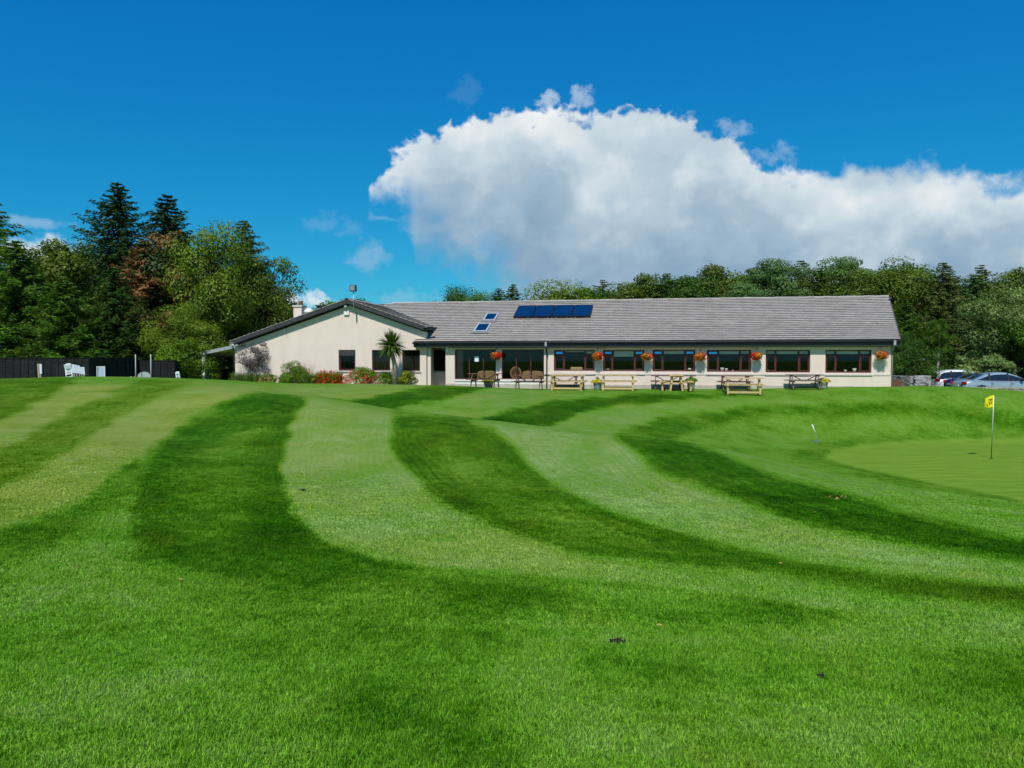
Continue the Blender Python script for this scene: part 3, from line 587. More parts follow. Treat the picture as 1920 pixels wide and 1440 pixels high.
# ---- windows
def window(rect, mull=(), trans=None, vents=(), blind=0, y=.10, fw=.06, opened=(), kind='window', cold='frame_maroon', top=.30, sill=False, wy=0.):
    x0, x1, z0, z1 = rect; cx = (x0+x1)/2
    root = empty(kind, (cx, y, z0), 0, house); W_, Hh = x1-x0, z1-z0
    f = MB(); h = W_/2; d = .07
    f.box((-h, 0, 0), (h, d, fw)); f.box((-h, 0, Hh-fw), (h, d, Hh)); f.box((-h, 0, fw), (-h+fw, d, Hh-fw)); f.box((h-fw, 0, fw), (h, d, Hh-fw))
    xs = [-h]+[-h+W_*q for q in mull]+[h]
    for q in xs[1:-1]: f.box((q-fw/2, .002, fw), (q+fw/2, d-.002, Hh-fw))
    zt_ = Hh-top
    for k in vents: f.box((xs[k]+fw/2, .004, zt_-fw/2), (xs[k+1]-fw/2, d-.004, zt_+fw/2))
    f.build('frame', cold, root, .006)
    for k in range(len(xs)-1):
        a, b = xs[k]+(fw if k == 0 else fw/2), xs[k+1]-(fw if k == len(xs)-2 else fw/2); tz = Hh-fw
        if k in vents:
            va, vb, vz0, vz1 = a, b, zt_+fw/2, Hh-fw
            if k in opened:
                s = MB(); s.box((va, -.03, -(vz1-vz0)), (vb, .0, 0)); 
                so_ = MB(); L = vz1-vz0; q = .05
                so_.box((va, -.035, -L), (vb, 0, -L+q)); so_.box((va, -.035, -q), (vb, 0, 0)); so_.box((va, -.035, -L+q), (va+q, 0, -q)); so_.box((vb-q, -.035, -L+q), (vb, 0, -q))
                so_.build('vent_frame', cold, root, loc=(0, -.005, vz1), rot=(R(-8), 0, 0))
                pn = MB(); pn.box((va+q, -.022, -L+q), (vb-q, -.016, -q)); pn.build('vent_pane', 'vent_glass', root, loc=(0, -.005, vz1), rot=(R(-8), 0, 0))
            else:
                pn = MB(); pn.box((va, .03, vz0), (vb, .036, vz1)); pn.build('pane', 'window_glass', root)
            tz = zt_-fw/2
            c = MB(); q = .045; c.box((a+.004, -.018, fw), (b-.004, .0, fw+q)); c.box((a+.004, -.018, tz-q), (b-.004, 0, tz)); c.box((a+.004, -.018, fw+q), (a+q, 0, tz-q)); c.box((b-q, -.018, fw+q), (b-.004, 0, tz-q)); c.build('casement', cold, root, .004)
        pn = MB(); pn.box((a, .03, fw), (b, .036, tz)); pn.build('pane', 'window_glass', root)
        if blind and k not in opened:
            bl = MB(); bz = blind if k not in vents else .14
            bl.box((a+.02, .12, Hh-fw-bz), (b-.02, .13, Hh-fw)); bl.build('blind', 'blind', root)
    if sill:
        s = MB(); s.box((-h-.08, wy-y-.06, -.09), (h+.08, .06, -.004)); s.build('sill', 'sill_concrete', root, .008)
    return root
fr = lambda a, b, *q: [(x-a)/(b-a) for x in q]
window(WW[0], fr(98, 507, 200, 408), None, (0, 2), .06, opened=(0,)); window(WW[1], fr(588, 1003, 686, 905), None, (0, 2), .30, opened=(0, 2))
window(WW[2], fr(1085, 1513, 1190, 1410), None, (0, 2), .16, opened=(0, 2)); window(WW[3], fr(1325, 1408, 1347, 1388), None, (0, 2), .16, opened=(0,))
window(WW[4], fr(482, 905, 582, 800), None, (0, 2), .15); window(WW[5], fr(1047, 1485, 1152, 1378), None, (0, 2), .15)
for bw, mm in ((BW[0], (879, 905.5)), (BW[1], (967.5, 994.5))):
    r = window(bw, fr(bw[0], bw[1], U(mm[0]), U(mm[1])), kind='picture_window', fw=.055)
nt = MB(); nt.box((U(889), .12, Zh(892, 678)), (U(896.5), .126, Zh(892, 668))); nt.build('notice', 'paper', house)
window(GW[0], (), None, (0,), .0, fw=.055, sill=True, opened=()); window(GW[1], (), fw=.05, sill=True); window(GW[2], (), fw=.05, sill=True)
aw = MB(); aw.box((GW[0][0]+.02, -.03, GW[0][3]-.34), (GW[0][1]-.02, .02, GW[0][3]-.06), M=None); aw.build('dark_blind', 'barge_dark', house, .01)  # dark grey blind across the top of the first gable window
for gw in GW[1:]:                                          # vertical blinds behind the glass
    n = 11
    for k in range(n):
        x = gw[0]+.08+(gw[1]-gw[0]-.16)*k/(n-1); b = MB(); b.box((-.028, -.002, 0), (.028, .002, gw[3]-gw[2]-.14)); b.build('blind_slat', 'interior_floor', house, loc=(x, .26, gw[2]+.07), rot=(0, 0, R(55)))
window((dx0, dx1, pz, Zh(820, 655, RD)), (), kind='window', fw=.06, y=RD+.05, sill=True, wy=RD)
# ---- roofs
def slope(name, org, ux, uy, rows, width_fn, gauge, tw, part_rule=None, parent=None, under=.03, th=.045):
    """tiles on a plane: org + s*ux + t*uy; width_fn(t) -> s range of the course at t"""
    org, ux, uy = Vector(org), Vector(ux).normalized(), Vector(uy).normalized(); nz = ux.cross(uy).normalized()
    if nz.z < 0: nz = -nz
    mb = MB(); singles = []; rr_ = random.Random(3)
    for r in range(rows):
        t0 = r*gauge; a, b = width_fn(t0+gauge*.5); off = (r % 2)*tw*.5
        k0, k1 = int(math.floor((a-off)/tw)), int(math.ceil((b-off)/tw))
        for k in range(k0, k1):
            s0, s1 = max(a, off+k*tw)+.003, min(b, off+(k+1)*tw)-.003
            if s1-s0 < .05: continue
            lift = rr_.uniform(0, .006); tl = rr_.uniform(-.004, .004)
            lo, hi = under+th+lift, under+.004
            P = lambda s, t, h: org+ux*s+uy*t+nz*h
            tt = t0-.04+tl; te = t0+gauge+.02
            vs = [P(s0, tt, lo-th), P(s1, tt, lo-th), P(s1, te, hi-.003), P(s0, te, hi-.003), P(s0, tt, lo), P(s1, tt, lo), P(s1, te, hi+.002), P(s0, te, hi+.002)]
            if part_rule and part_rule(r, k) and abs(s1-s0-tw) < .02: singles.append((vs, s0, t0)); continue
            tn = min(1, max(0, rr_.gauss(.5, .2)))
            mb.add(vs, [(4, 5, 6, 7), (1, 2, 6, 5), (3, 0, 4, 7)], tone=tn); mb.add(vs, [(0, 1, 5, 4)], 1)
    o = mb.build(name, ['rooftile', 'tile_edge'], parent); return o, singles
SL = DEPTH/math.cos(PITCHR); ROWS = 24; GAUGE = SL/ROWS
ux, uy = Vector((1, 0, 0)), Vector((0, math.cos(PITCHR), math.sin(PITCHR)))
MX1 = hit(1687.5, 637.5, -OV)[0]; MXL = hit(775.5, 641.5, -OV)[0]
# ridge right end as photographed
o_ = HMI @ Vector((0, 0, EYE)); d_ = HMI.to_3x3() @ ray(1665.5, 558.5); RX1 = (o_+d_*((RY-o_.y)/d_.y)).x
yv_ = lambda x: (GAZ-sr_*(x-GAX)-EZ)/TR                    # valley against the gable roof (run from the eaves)
VX = GAX + (GAZ-EZ-TR*1.0)/sr_                             # valley x one metre up
def wfn(t):
    run = t*math.cos(PITCHR); z = EZ+run*TR
    xl = GAX+(GAZ-z)/sr_ if z < GAZ else GAX
    xl = min(xl-.05, 1e9); xb = MXL + max(0, run)*.0
    if z < GRZ-.02: xl = MXL
    return (xl, MX1+(RX1-MX1)*t/SL)
roof = MB()
pts = [(MXL, -OV, EZ), (MX1, -OV, EZ), (RX1, RY, RZ), (GAX+(GAZ-RZ)/sr_-.3, RY, RZ), (GRX, -OV+(GRZ-EZ)/TR, GRZ), (MXL, -OV+(GRZ-EZ)/TR, GRZ)]
low = [(x, y, z-.06) for x, y, z in pts]; n = len(pts)
roof.add(pts+low, [tuple(range(n)), tuple(reversed(range(n, 2*n)))]+[(q, q+n, (q+1) % n+n, (q+1) % n) for q in range(n)])
roof.add([(GAX-5, RY, RZ-.02), (RX1, RY, RZ-.02), (RX1-.2, RY+DEPTH, EZ-.02), (GAX-5, RY+DEPTH, EZ-.02)], [(0, 1, 2, 3)])
ROOF = roof.build('roof', 'roof_under', house)
rule = lambda r, k: r < 8 and (k*.33) > 11.6
tiles, singles = slope('roof_tiles', (0, -OV, EZ), ux, uy, ROWS, wfn, GAUGE, .33, rule, ROOF); tiles['kind'] = 'stuff'
singles = singles[:300]
base = None
for vs, s0, t0 in singles:
    if base is None:
        c = Vector(vs[0]); mm = MB(); mm.add([Vector(v)-c for v in vs], [(4, 5, 6, 7), (1, 2, 6, 5), (3, 0, 4, 7), (2, 3, 7, 6), (3, 2, 1, 0)]); mm.add([Vector(v)-c for v in vs], [(0, 1, 5, 4)], 1); base = mm.mesh('tile', ['rooftile', 'tile_edge']); mm.fixn(base)
    link('tile', base, ROOF, loc=vs[0])
nr = int((RX1-GAX)/.45)
mm = MB(); mm.lathe([(.13, 0), (.13, .46)], 12); mm.add([(0, 0, 0)], []); rme = MB()
for k in range(7):
    a = math.pi*k/6; rme.v += [(0, math.cos(a)*.16, math.sin(a)*.075), (.462, math.cos(a)*.15, math.sin(a)*.07)]
for k in range(6): rme.f.append((2*k, 2*k+1, 2*k+3, 2*k+2)); rme.mi.append(0); rme.sm.append(True); rme.tone.append(.5)
rmesh = rme.mesh('ridge_tile', 'ridgetile'); rme.fixn(rmesh)
for k in range(nr): link('ridge_tile', rmesh, ROOF, loc=(RX1-.46-k*.45, RY, RZ+.02+random.uniform(-.008, .008)))
# verge at the right end, eaves: gutter, fascia, soffit
m = MB(); m.beam((MX1+.03, -OV-.02, EZ-.05), (RX1+.03, RY, RZ-.05), .05, .2); m.build('verge_board', 'barge_dark', house)
m = MB(); prof = [(-OV-.13, EZ-.015), (-OV-.13, EZ-.07), (-OV-.10, EZ-.12), (-OV-.04, EZ-.13), (-OV-.005, EZ-.12), (-OV-.005, EZ-.02)]
m.prism(prof, MXL-.04, MX1+.06, 0); m.build('gutter', 'gutter_dark', house, .008)
m = MB(); m.box((MXL, -OV, EZ-.28), (MX1, -OV+.03, EZ-.065)); m.build('fascia', 'gutter_dark', house)
m = MB(); m.box((MXL, -OV+.031, EZ-.30), (MX1, -.004, EZ-.27)); m.box((GX1+.0, -.003, EZ-.30), (LX0, RD, EZ-.27)); m.build('soffit', 'soffit', house)
for px, c in ((1025.5, 'gutter_dark'), (1672, 'frame_grey')):
    x = U(px); m = MB(); m.tube([(x, -OV-.07, EZ-.12), (x, -OV-.07, EZ-.24), (x, -.09, EZ-.50), (x, -.07, EZ-.62), (x, -.07, -.05)], .034, 10); m.build('downpipe', c, house)
    m = MB(); m.box((x-.06, -OV-.145, EZ-.27), (x+.06, -OV-.01, EZ-.03)); m.build('downpipe_hopper', 'frame_grey', house, .01)
# gable roof: two slabs with barge boards, tiled right and left slopes
GYB = RY+DEPTH
for sgn, ex, ez, k in ((-1, GLX, GLZ, sl_), (1, GRX+1.2, GAZ-sr_*(GRX+1.2-GAX), sr_)):
    s = MB(); yb = GYB if sgn < 0 else None
    if sgn < 0:
        q = [(GAX, -.32, GAZ), (ex, -.32, ez), (ex, GYB, ez), (GAX, GYB, GAZ)]
    else:                                                   # cut along the valley
        vy = -OV+(GRZ-EZ)/TR
        q = [(GAX, -.32, GAZ), (GRX, -.32, GRZ), (GRX+.05, vy+.15, GRZ), (GAX, RY+.3, GAZ)]
    n = len(q); s.add(q+[(x, y, z-.14) for x, y, z in q], [tuple(range(n)), tuple(reversed(range(n, 2*n)))]+[(a, a+n, (a+1) % n+n, (a+1) % n) for a in range(n)])
    gr = s.build('gable_roof', 'roof_under', house)
    xe = GLX if sgn < 0 else GRX; ze = GLZ if sgn < 0 else GRZ; dv = Vector((GAX-xe, 0, GAZ-ze)); Ls = dv.length; rows = int(Ls/.3)
    if sgn < 0: f = lambda t: (0, GYB+.3)
    else: f = lambda t, Ls=Ls: (0, .32+(-OV+(GRZ-EZ)/TR)+(RY+.25-(-OV+(GRZ-EZ)/TR))*t/Ls)
    ti, _ = slope('gable_tiles', (xe, -.34, ze), (0, 1, 0), dv, rows, f, Ls/rows, .33, None, gr); ti['kind'] = 'stuff'
    b = MB(); a = (GAX-.0*sgn, -.345, GAZ-.105); c = (xe+.02*sgn, -.345, ze-.105); b.beam(a, c, .03, .20, up=(0, 0, 1)); b.build('barge_board', 'barge_dark', gr)
    b = MB(); b.beam((a[0], -.17, a[2]-.11), (c[0], -.17, c[2]-.11), .33, .02); b.build('barge_soffit', 'barge_dark', gr)
for k in range(int((RY+.6)/.45)): link('ridge_tile', rmesh, ROOF, loc=(GAX, -.36+k*.45, GAZ+.02), rot=(0, 0, math.pi/2))
m = MB(); m.beam((GRX-.1, -.5, GRZ-.02), (GRX+.35, -.2, GRZ+.06), .34, .02); m.build('lead_flashing', 'lead', house)
# lean-to canopy on the left with its post
cx0, cz0 = hit(376.5, 661.5, .6); cx1, cz1 = hit(440, 645.5, .6)
c = MB(); c.prism([(cx0, cz0), (GX0-.01, cz1), (GX0-.01, cz1-.05), (cx0, cz0-.05)], .6, 6.0, 1); can = c.build('canopy', 'lead', house)
c = MB(); c.prism([(cx0+.02, cz0-.055), (GX0-.02, cz1-.055), (GX0-.02, cz1-.075), (cx0+.02, cz0-.075)], .66, 5.95, 1); c.build('canopy_ceiling', 'white_paint', can)
c = MB(); c.beam((cx0-.02, .58, cz0-.06), (GX0-.01, .58, cz1-.06), .05, .2); c.box((cx0-.06, .6, cz0-.2), (cx0+.0, 6.0, cz0)); c.build('canopy_fascia', 'frame_grey', can)
for yy in (.75, 5.8):
    c = MB(); c.box((cx0+.02, yy-.09, -.3), (cx0+.20, yy+.09, cz0-.1)); c.build('post', 'white_paint', can, .008)
m = MB(); m.tube([(GX0-.08, -.26, GLZ-.16), (GX0-.08, -.06, GLZ-.35), (GX0-.06, -.05, -.1)], .035, 10); m.build('downpipe', 'barge_dark', house)
m = MB(); m.box((GLX-.02, -.36, GLZ-.22), (GLX+.22, -.28, GLZ-.04)); m.build('gutter_end', 'white_paint', house, .01)
# chimney with pot, flue cowl
chx, chz = hit(562, 590, 5.0)
c = MB(); cxa, cxb = hit(555.5, 575, 5)[0], hit(570.5, 575, 5)[0]; ct = hit(560, 573, 5)[1]
c.box((cxa, 4.6, 2.6), (cxb, 5.2, ct-.12)); ch = c.build('chimney', 'render_wall', house)
c = MB(); c.box((cxa-.06, 4.54, ct-.12), (cxb+.06, 5.26, ct)); c.build('chimney_cap', 'sill_concrete', ch, .01)
c = MB(); c.lathe([(.0, 0), (.16, 0), (.14, .22), (.16, .24), (.16, .3), (.11, .3), (.11, .1)], 14, ((cxa+cxb)/2+.08, 4.9, ct)); c.build('chimney_pot', 'terracotta', ch)
kx, kz = hit(579, 585, 3.5); c = MB(); c.lathe([(.22, -.6), (.22, 0), (.30, .02), (.30, .08), (.27, .16), (.2, .24), (.1, .29), (0, .3)], 18, (kx, 3.5, kz-.06)); c.build('flue_cowl', 'white_paint', house)
# floodlight on a pole and alarm siren at the gable
fx, fz0 = hit(663.5, 590, -.40); _, fz1 = hit(663.5, 546, -.40)
c = MB(); c.tube([(fx, -.40, fz0), (fx, -.40, fz1)], .022, 8); c.box((fx-.05, -.40, fz0+.1), (fx+.05, -.02, fz0+.14)); fl = c.build('floodlight_pole', 'galv', house)
c = MB(); c.box((fx-.19, -.56, fz1-.02), (fx+.17, -.34, fz1+.34)); c.build('floodlight', 'dark_metal', fl, .02)
c = MB(); c.box((fx-.15, -.572, fz1+.03), (fx+.13, -.562, fz1+.30)); c.build('floodlight_glass', 'galv', fl)
ax, az_ = hit(650.5, 586, 0); c = MB(); c.box((ax-.16, -.10, az_-.16), (ax+.16, -.002, az_+.10)); al = c.build('alarm_box', 'white_paint', house, .03)
c = MB(); c.lathe([(0, .12), (.06, .10), (.09, .03), (.09, -.06), (0, -.06)], 14, (ax, -.2, az_+.34)); c.tube([(ax, -.2, az_+.3), (ax, -.1, az_+.16)], .02, 6); c.build('security_camera', 'white_paint', al)
for px, a, b in ((538, 613, 634), (664, 576, 590)):
    x, z0 = hit(px, b, 0); _, z1 = hit(px, a, 0); c = MB(); c.tube([(x, -.015, z0), (x, -.015, z1)], .008, 6); c.build('cable', 'lead', house)
# skylights
def on_roof(px, py, h=0.):                                  # photo pixel -> (s, t) on the main roof plane
    nz = ux.cross(uy); o = HMI @ Vector((0, 0, EYE)); d = HMI.to_3x3() @ ray(px, py); P0 = Vector((0, -OV, EZ))+nz*h
    k = (P0-o).dot(nz)/d.dot(nz); p = o+d*k-P0; return p.dot(ux), p.dot(uy)
RM = Matrix((ux, uy, ux.cross(uy))).transposed().to_4x4(); RM.translation = Vector((0, -OV, EZ))
def roofbox(mb, s0, t0, s1, t1, h0, h1, mi=0): mb.box((s0, t0, h0), (s1, t1, h1), mi, RM)
for bl, br, tl, tr in (((904, 601), (927, 601), (914, 588), (937, 588)), ((887, 622), (911.5, 622), (897, 607), (923, 607))):
    q = [on_roof(*p, .1) for p in (bl, br, tl, tr)]; s0, s1 = (q[0][0]+q[2][0])/2, (q[1][0]+q[3][0])/2; t0, t1 = (q[0][1]+q[1][1])/2, (q[2][1]+q[3][1])/2
    sk = MB(); f = .09
    roofbox(sk, s0, t0, s1, t0+f, .03, .16); roofbox(sk, s0, t1-f, s1, t1, .03, .16); roofbox(sk, s0, t0+f, s0+f, t1-f, .03, .16); roofbox(sk, s1-f, t0+f, s1, t1-f, .03, .16)
    so2 = sk.build('skylight', 'skylight_frame', ROOF, .008); p = MB(); roofbox(p, s0+f, t0+f, s1-f, t1-f, .125, .135); p.build('skylight_pane', 'skylight_glass', house)
    p = MB(); roofbox(p, s0-.1, t0-.22, s1+.1, t0-.01, .10, .108); p.build('lead_apron', 'lead', house)
# solar panels: four collectors standing on the tiles
q = [on_roof(*p, .14) for p in ((961, 594.5), (1105, 594.5), (974.5, 574), (1115, 574))]
s0, s1 = (q[0][0]+q[2][0])/2, (q[1][0]+q[3][0])/2; t0, t1 = (q[0][1]+q[1][1])/2, (q[2][1]+q[3][1])/2; wp = (s1-s0)/4
names = ['leftmost blue solar panel on the grey roof, next to the skylights', 'second blue solar panel from the skylights', 'third blue solar panel from the skylights', 'rightmost blue solar panel on the grey roof']
for k in range(4):
    a, b = s0+k*wp+.015, s0+(k+1)*wp-.015
    r = empty('solar_panel', HM @ (RM @ Vector((a, t0, .10))), 0); r.matrix_world = HM @ RM @ Matrix.Translation((a, t0, .10))
    tag(r, names[k], 'solar panel', 'solar panels on the roof'); w_, h_ = b-a, t1-t0
    m = MB(); m.box((0, 0, 0), (w_, .04, .11)); m.box((0, h_-.04, 0), (w_, h_, .11)); m.box((0, .04, 0), (.04, h_-.04, .11)); m.box((w_-.04, .04, 0), (w_, h_-.04, .11)); m.box((.04, .04, .0), (w_-.04, h_-.04, .02)); m.build('frame', 'solar_frame', r, .006)
    m = MB(); m.box((.04, .04, .085), (w_-.04, h_-.04, .1)); m.build('glass', 'solar_glass', r)
    m = MB()
    for xx in (.2, w_-.26): m.box((xx, -.05, -.02), (xx+.06, .1, .012))
    m.build('bracket', 'galv', r)
# paving strip along the front
m = MB(); m.box((LX0-.2, -1.0, -.6), (LX1+1.6, -.055, .0)); pv = m.build('paving', 'pale_concrete', None, loc=H0, rot=(0, 0, -HA)); tag(pv, 'pale concrete paving strip along the clubhouse front', 'paving', kind='structure')
# ------------------------------------------------------------------ trees
pbr('bark', (.10, .075, .055), .9, .3, 5, .6, 30); pbr('bark_pale', (.34, .28, .20), .9, .3, 5, .5, 30); pbr('bark_birch', (.36, .33, .28), .8, .3, 5)
leafmat('leaf_mid', (.034, .098, .008), (.130, .260, .022)); leafmat('leaf_bright', (.060, .125, .008), (.230, .330, .028))
leafmat('leaf_olive', (.054, .098, .010), (.175, .258, .030)); leafmat('leaf_dark', (.022, .064, .009), (.085, .175, .024)); leafmat('leaf_pale', (.070, .140, .028), (.300, .420, .130))
leafmat('needle_dark', (.014, .046, .012), (.050, .120, .030), .15); leafmat('needle_blue', (.034, .088, .024), (.125, .230, .060), .2); leafmat('needle_larch', (.060, .100, .018), (.190, .245, .055), .42)
leafmat('needle_brown', (.025, .052, .012), (.075, .115, .024), .2, c3=(.27, .14, .055)); leafmat('leaf_smoke', (.09, .075, .085), (.21, .19, .20), .2); leafmat('leaf_yellow', (.12, .17, .015), (.38, .40, .035), nscale=3)
leafmat('leaf_lime', (.065, .150, .008), (.210, .360, .024)); leafmat('palm_leaf', (.045, .105, .014), (.165, .250, .050), .2, nscale=2); leafmat('reed', (.07, .13, .02), (.22, .30, .07), nscale=3); leafmat('straw', (.42, .34, .20), (.62, .53, .36), nscale=3)
for nme, c in (('bloom_red', (.80, .035, .02)), ('bloom_orange', (.75, .22, .02)), ('bloom_yellow', (.78, .66, .02)), ('bloom_pink', (.72, .22, .20)), ('bloom_peach', (.75, .38, .22))): leafmat(nme, tuple(q*.75 for q in c), c, .3, nscale=6)
def leaf_mesh(name, C, D, Nn, L, Wd, tone, material, fold=.25):
    """diamond sprigs: centre, direction along, normal, length, width; one folded four-cornered leaf each"""
    D = D/np.linalg.norm(D, axis=1, keepdims=True); S = np.cross(D, Nn); S /= (np.linalg.norm(S, axis=1, keepdims=True)+1e-9); U_ = np.cross(S, D)
    L = L[:, None]; Wd = Wd[:, None]; n = len(C)
    V = np.stack([C-D*L*.5, C-D*L*.05+S*Wd*.5+U_*Wd*fold, C+D*L*.5, C-D*L*.05-S*Wd*.5+U_*Wd*fold], 1).reshape(-1, 3)
    F = (np.arange(n)[:, None]*4+np.array([[0, 1, 2, 3]])).astype(np.int32)
    me = bpy.data.meshes.new(name); me.vertices.add(4*n); me.vertices.foreach_set('co', V.ravel()); me.loops.add(4*n); me.polygons.add(n)
    me.loops.foreach_set('vertex_index', F.ravel()); me.polygons.foreach_set('loop_start', np.arange(n, dtype=np.int32)*4); me.update(calc_edges=True)
    fattr(me, 'tone', np.repeat(tone, 4)); me.materials.append(MAT[material]); return me
def unit(r, n): v = r.normal(size=(n, 3)); return v/np.linalg.norm(v, axis=1, keepdims=True)
def broad(seed, H=10., rad=.40, z0=.18, lobes=46, leaves=9000, flat=1., leaf=.20, material='leaf_mid', lr=(.08, .15), lean=0., taper=.0, droop=.0, shell=(.55, 1.0)):
    r = np.random.default_rng(seed); tm = MB(); cz = (1+z0)/2*H; rz = (1-z0)/2*H; lob = []
    while len(lob) < lobes:
        d = unit(r, 1)[0]; q = r.uniform(*shell); p = np.array([d[0]*rad*H*q, d[1]*rad*H*q, d[2]*rz*q*.94])
        if p[2] < -rz*.75 and r.uniform() < .6: continue
        k = 1-taper*max(0, p[2]/rz); p[0] *= k*r.uniform(.8, 1.12); p[1] *= k*r.uniform(.8, 1.12); p[0] += lean*H*(p[2]/rz+1)*.5
        lob.append((p+[0, 0, cz], r.uniform(*lr)*H))
    tr = .022*H; path = [(0, 0, -.4)]; 
    for k in range(1, 7): path.append((r.normal()*.015*H+lean*H*(k/6)**2*.6, r.normal()*.015*H, H*.85*k/6))
    tm.tube(path, [tr*1.25]+[tr*(1-.85*k/6) for k in range(1, 7)], 9)
    C, D, N, T = [], [], [], []; per = max(20, leaves//lobes)
    for p, lr_ in lob:
        b = np.array([0, 0, max(.12*H, p[2]-np.hypot(p[0], p[1])*.9)]); mid = (b+p)/2+[0, 0, -.03*H]
        tm.tube([b, mid, p], [tr*.38, tr*.24, tr*.08], 5, cap=False)
        u = unit(r, per); u[:, 2] = u[:, 2]*flat+.12; q = lr_*r.uniform(.45, 1.12, per)**.6
        nn = u*[1, 1, 1]+[0, -.0, .25]+unit(r, per)*.42; c = p+u*q[:, None]*[1.15, 1.15, .85]; c += r.normal(size=c.shape)*.03*lr_
        dd = np.cross(nn, unit(r, per)); dd[:, 2] -= .25+droop
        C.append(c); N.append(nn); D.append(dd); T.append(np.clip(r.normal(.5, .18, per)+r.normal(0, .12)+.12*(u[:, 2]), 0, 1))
    C, D, N, T = map(np.concatenate, (C, D, N, T)); n = len(C)
    cm = leaf_mesh('crown', C, D, N, leaf*r.uniform(.6, 1.35, n), leaf*r.uniform(.4, .75, n), T, material)
    t = tm.mesh('trunk', 'bark'); return t, cm
def conifer(seed, H=14., wide=.36, z0=.06, whorls=46, per=10, sprig=40, droop=.28, up=.25, leaf=.30, material='needle_dark', thin=1., bark='bark', ragged=.32):
    r = np.random.default_rng(seed); tm = MB(); tm.tube([(0, 0, -.4), (0, 0, H*.5), (0, 0, H*.985)], [.016*H, .009*H, .002*H], 8)
    C, D, N, T = [], [], [], []
    for w in range(whorls):
        f = (w+.5)/whorls; z = H*(z0+(1-z0)*f**.92); n = max(3, int(per*(1-.45*f)))
        for k in range(n):
            a = 2*math.pi*(k+r.uniform(-.35, .35))/n+w*2.4; L = wide*H*((1-f)**.66)*r.uniform(1-ragged*1.6, 1+ragged)+.03*H*(1-f)+.012*H
            s = np.linspace(.06, 1, max(5, int(sprig*(L/(wide*H))**.6)))
            h = np.array([math.cos(a), math.sin(a)]); zz = z-droop*L*s**1.1+up*L*s**3
            p = np.stack([h[0]*L*s, h[1]*L*s, zz], 1); m = len(s)
            if L > .1*H: tm.tube([(0, 0, z), tuple(p[m//2]), tuple(p[-1])], [.003*H, .002*H, .0005*H], 4, cap=False)
            for side in (-1, 1, 0):
                jit = r.normal(size=(m, 3))*.04*L; c = p+jit; side_v = np.array([-h[1]*side, h[0]*side, -.22]); d = np.array([h[0], h[1], 0])*.75+side_v+r.normal(size=(m, 3))*.22
                off = np.clip(1-s, .08, 1)**.6*L*.16
                c = c+np.array([-h[1]*side, h[0]*side, -.15])*off[:, None]*r.uniform(.3, 1.2, m)[:, None]
                C.append(c); D.append(d); N.append(np.array([h[0]*.35, h[1]*.35, 1.])+r.normal(size=(m, 3))*.75); T.append(np.clip(r.normal(.45, .18, m)+.25*(s-.5), 0, 1))
    C, D, N, T = map(np.concatenate, (C, D, N, T)); k = r.uniform(size=len(C)) < thin; C, D, N, T = C[k], D[k], N[k], T[k]; n = len(C)
    cm = leaf_mesh('crown', C, D, N, leaf*r.uniform(.7, 1.5, n), leaf*r.uniform(.22, .45, n), T, material, .1)
    return tm.mesh('trunk', bark), cm
TREES = {
    'broad_a': (broad(1, leaves=24000, lobes=64), 10.), 'broad_b': (broad(2, rad=.34, z0=.12, lobes=70, leaves=24000, lr=(.065, .13)), 10.), 'broad_c': (broad(3, rad=.46, z0=.10, lobes=70, leaves=26000, lr=(.08, .15), leaf=.22), 10.),
    'broad_d': (broad(4, rad=.27, z0=.15, lobes=60, leaves=18000, lr=(.05, .10), taper=.35, droop=.3), 10.),
    'wispy': (broad(5, rad=.30, z0=.2, lobes=60, leaves=11000, lr=(.05, .10), leaf=.20, droop=.6, shell=(.3, 1.1), taper=.2), 10.),
    'spruce_a': (conifer(11), 14.), 'spruce_b': (conifer(12, wide=.33, whorls=44, per=10, ragged=.36), 14.), 'spruce_c': (conifer(13, wide=.36, whorls=38, per=9, z0=.1, leaf=.36, ragged=.32), 14.),
    'larch': (conifer(14, wide=.26, whorls=40, per=6, droop=.15, up=.1, leaf=.36, material='needle_larch', thin=.75, ragged=.4, z0=.3, bark='bark_pale'), 14.),
    'larch_b': (conifer(16, wide=.30, whorls=34, per=6, droop=.1, up=.2, leaf=.4, material='needle_larch', thin=.7, ragged=.45, z0=.25, bark='bark_pale'), 14.),
    'pine': (broad(15, rad=.24, z0=.35, lobes=30, leaves=14000, flat=.5, leaf=.17, lr=(.06, .12), material='needle_blue'), 10.),
    'bush': (broad(21, H=3., rad=.55, z0=0., lobes=34, leaves=9000, leaf=.11, lr=(.12, .22), material='leaf_lime'), 3.),
    'willow': (broad(22, H=3., rad=.6, z0=.02, lobes=40, leaves=8000, leaf=.19, lr=(.10, .2), material='leaf_pale', droop=-1.2), 3.),
}
def tree(kind, px, top, Y, label, material=None, width=1., group='trees around the clubhouse', cat='tree', name='tree', base=None, rz=None):
    (tm, cm), H = TREES[kind]; p = at(px, top, Y); b = gz(p.x, Y) if base is None else base; s = (p.z-b)/H
    root = empty(name, (p.x, Y, b), 0); root.rotation_euler.z = random.uniform(0, 6.28) if rz is None else rz; root.scale = (s*width, s*width, s)
    t = link('trunk', tm, root); c = link('crown', cm, root)
    if material: c.material_slots[0].link = 'OBJECT'; c.material_slots[0].material = MAT[material]
    tag(root, label, cat, group); return root
LG = 'trees left of the clubhouse'; RG = 'trees in the wood behind the clubhouse'
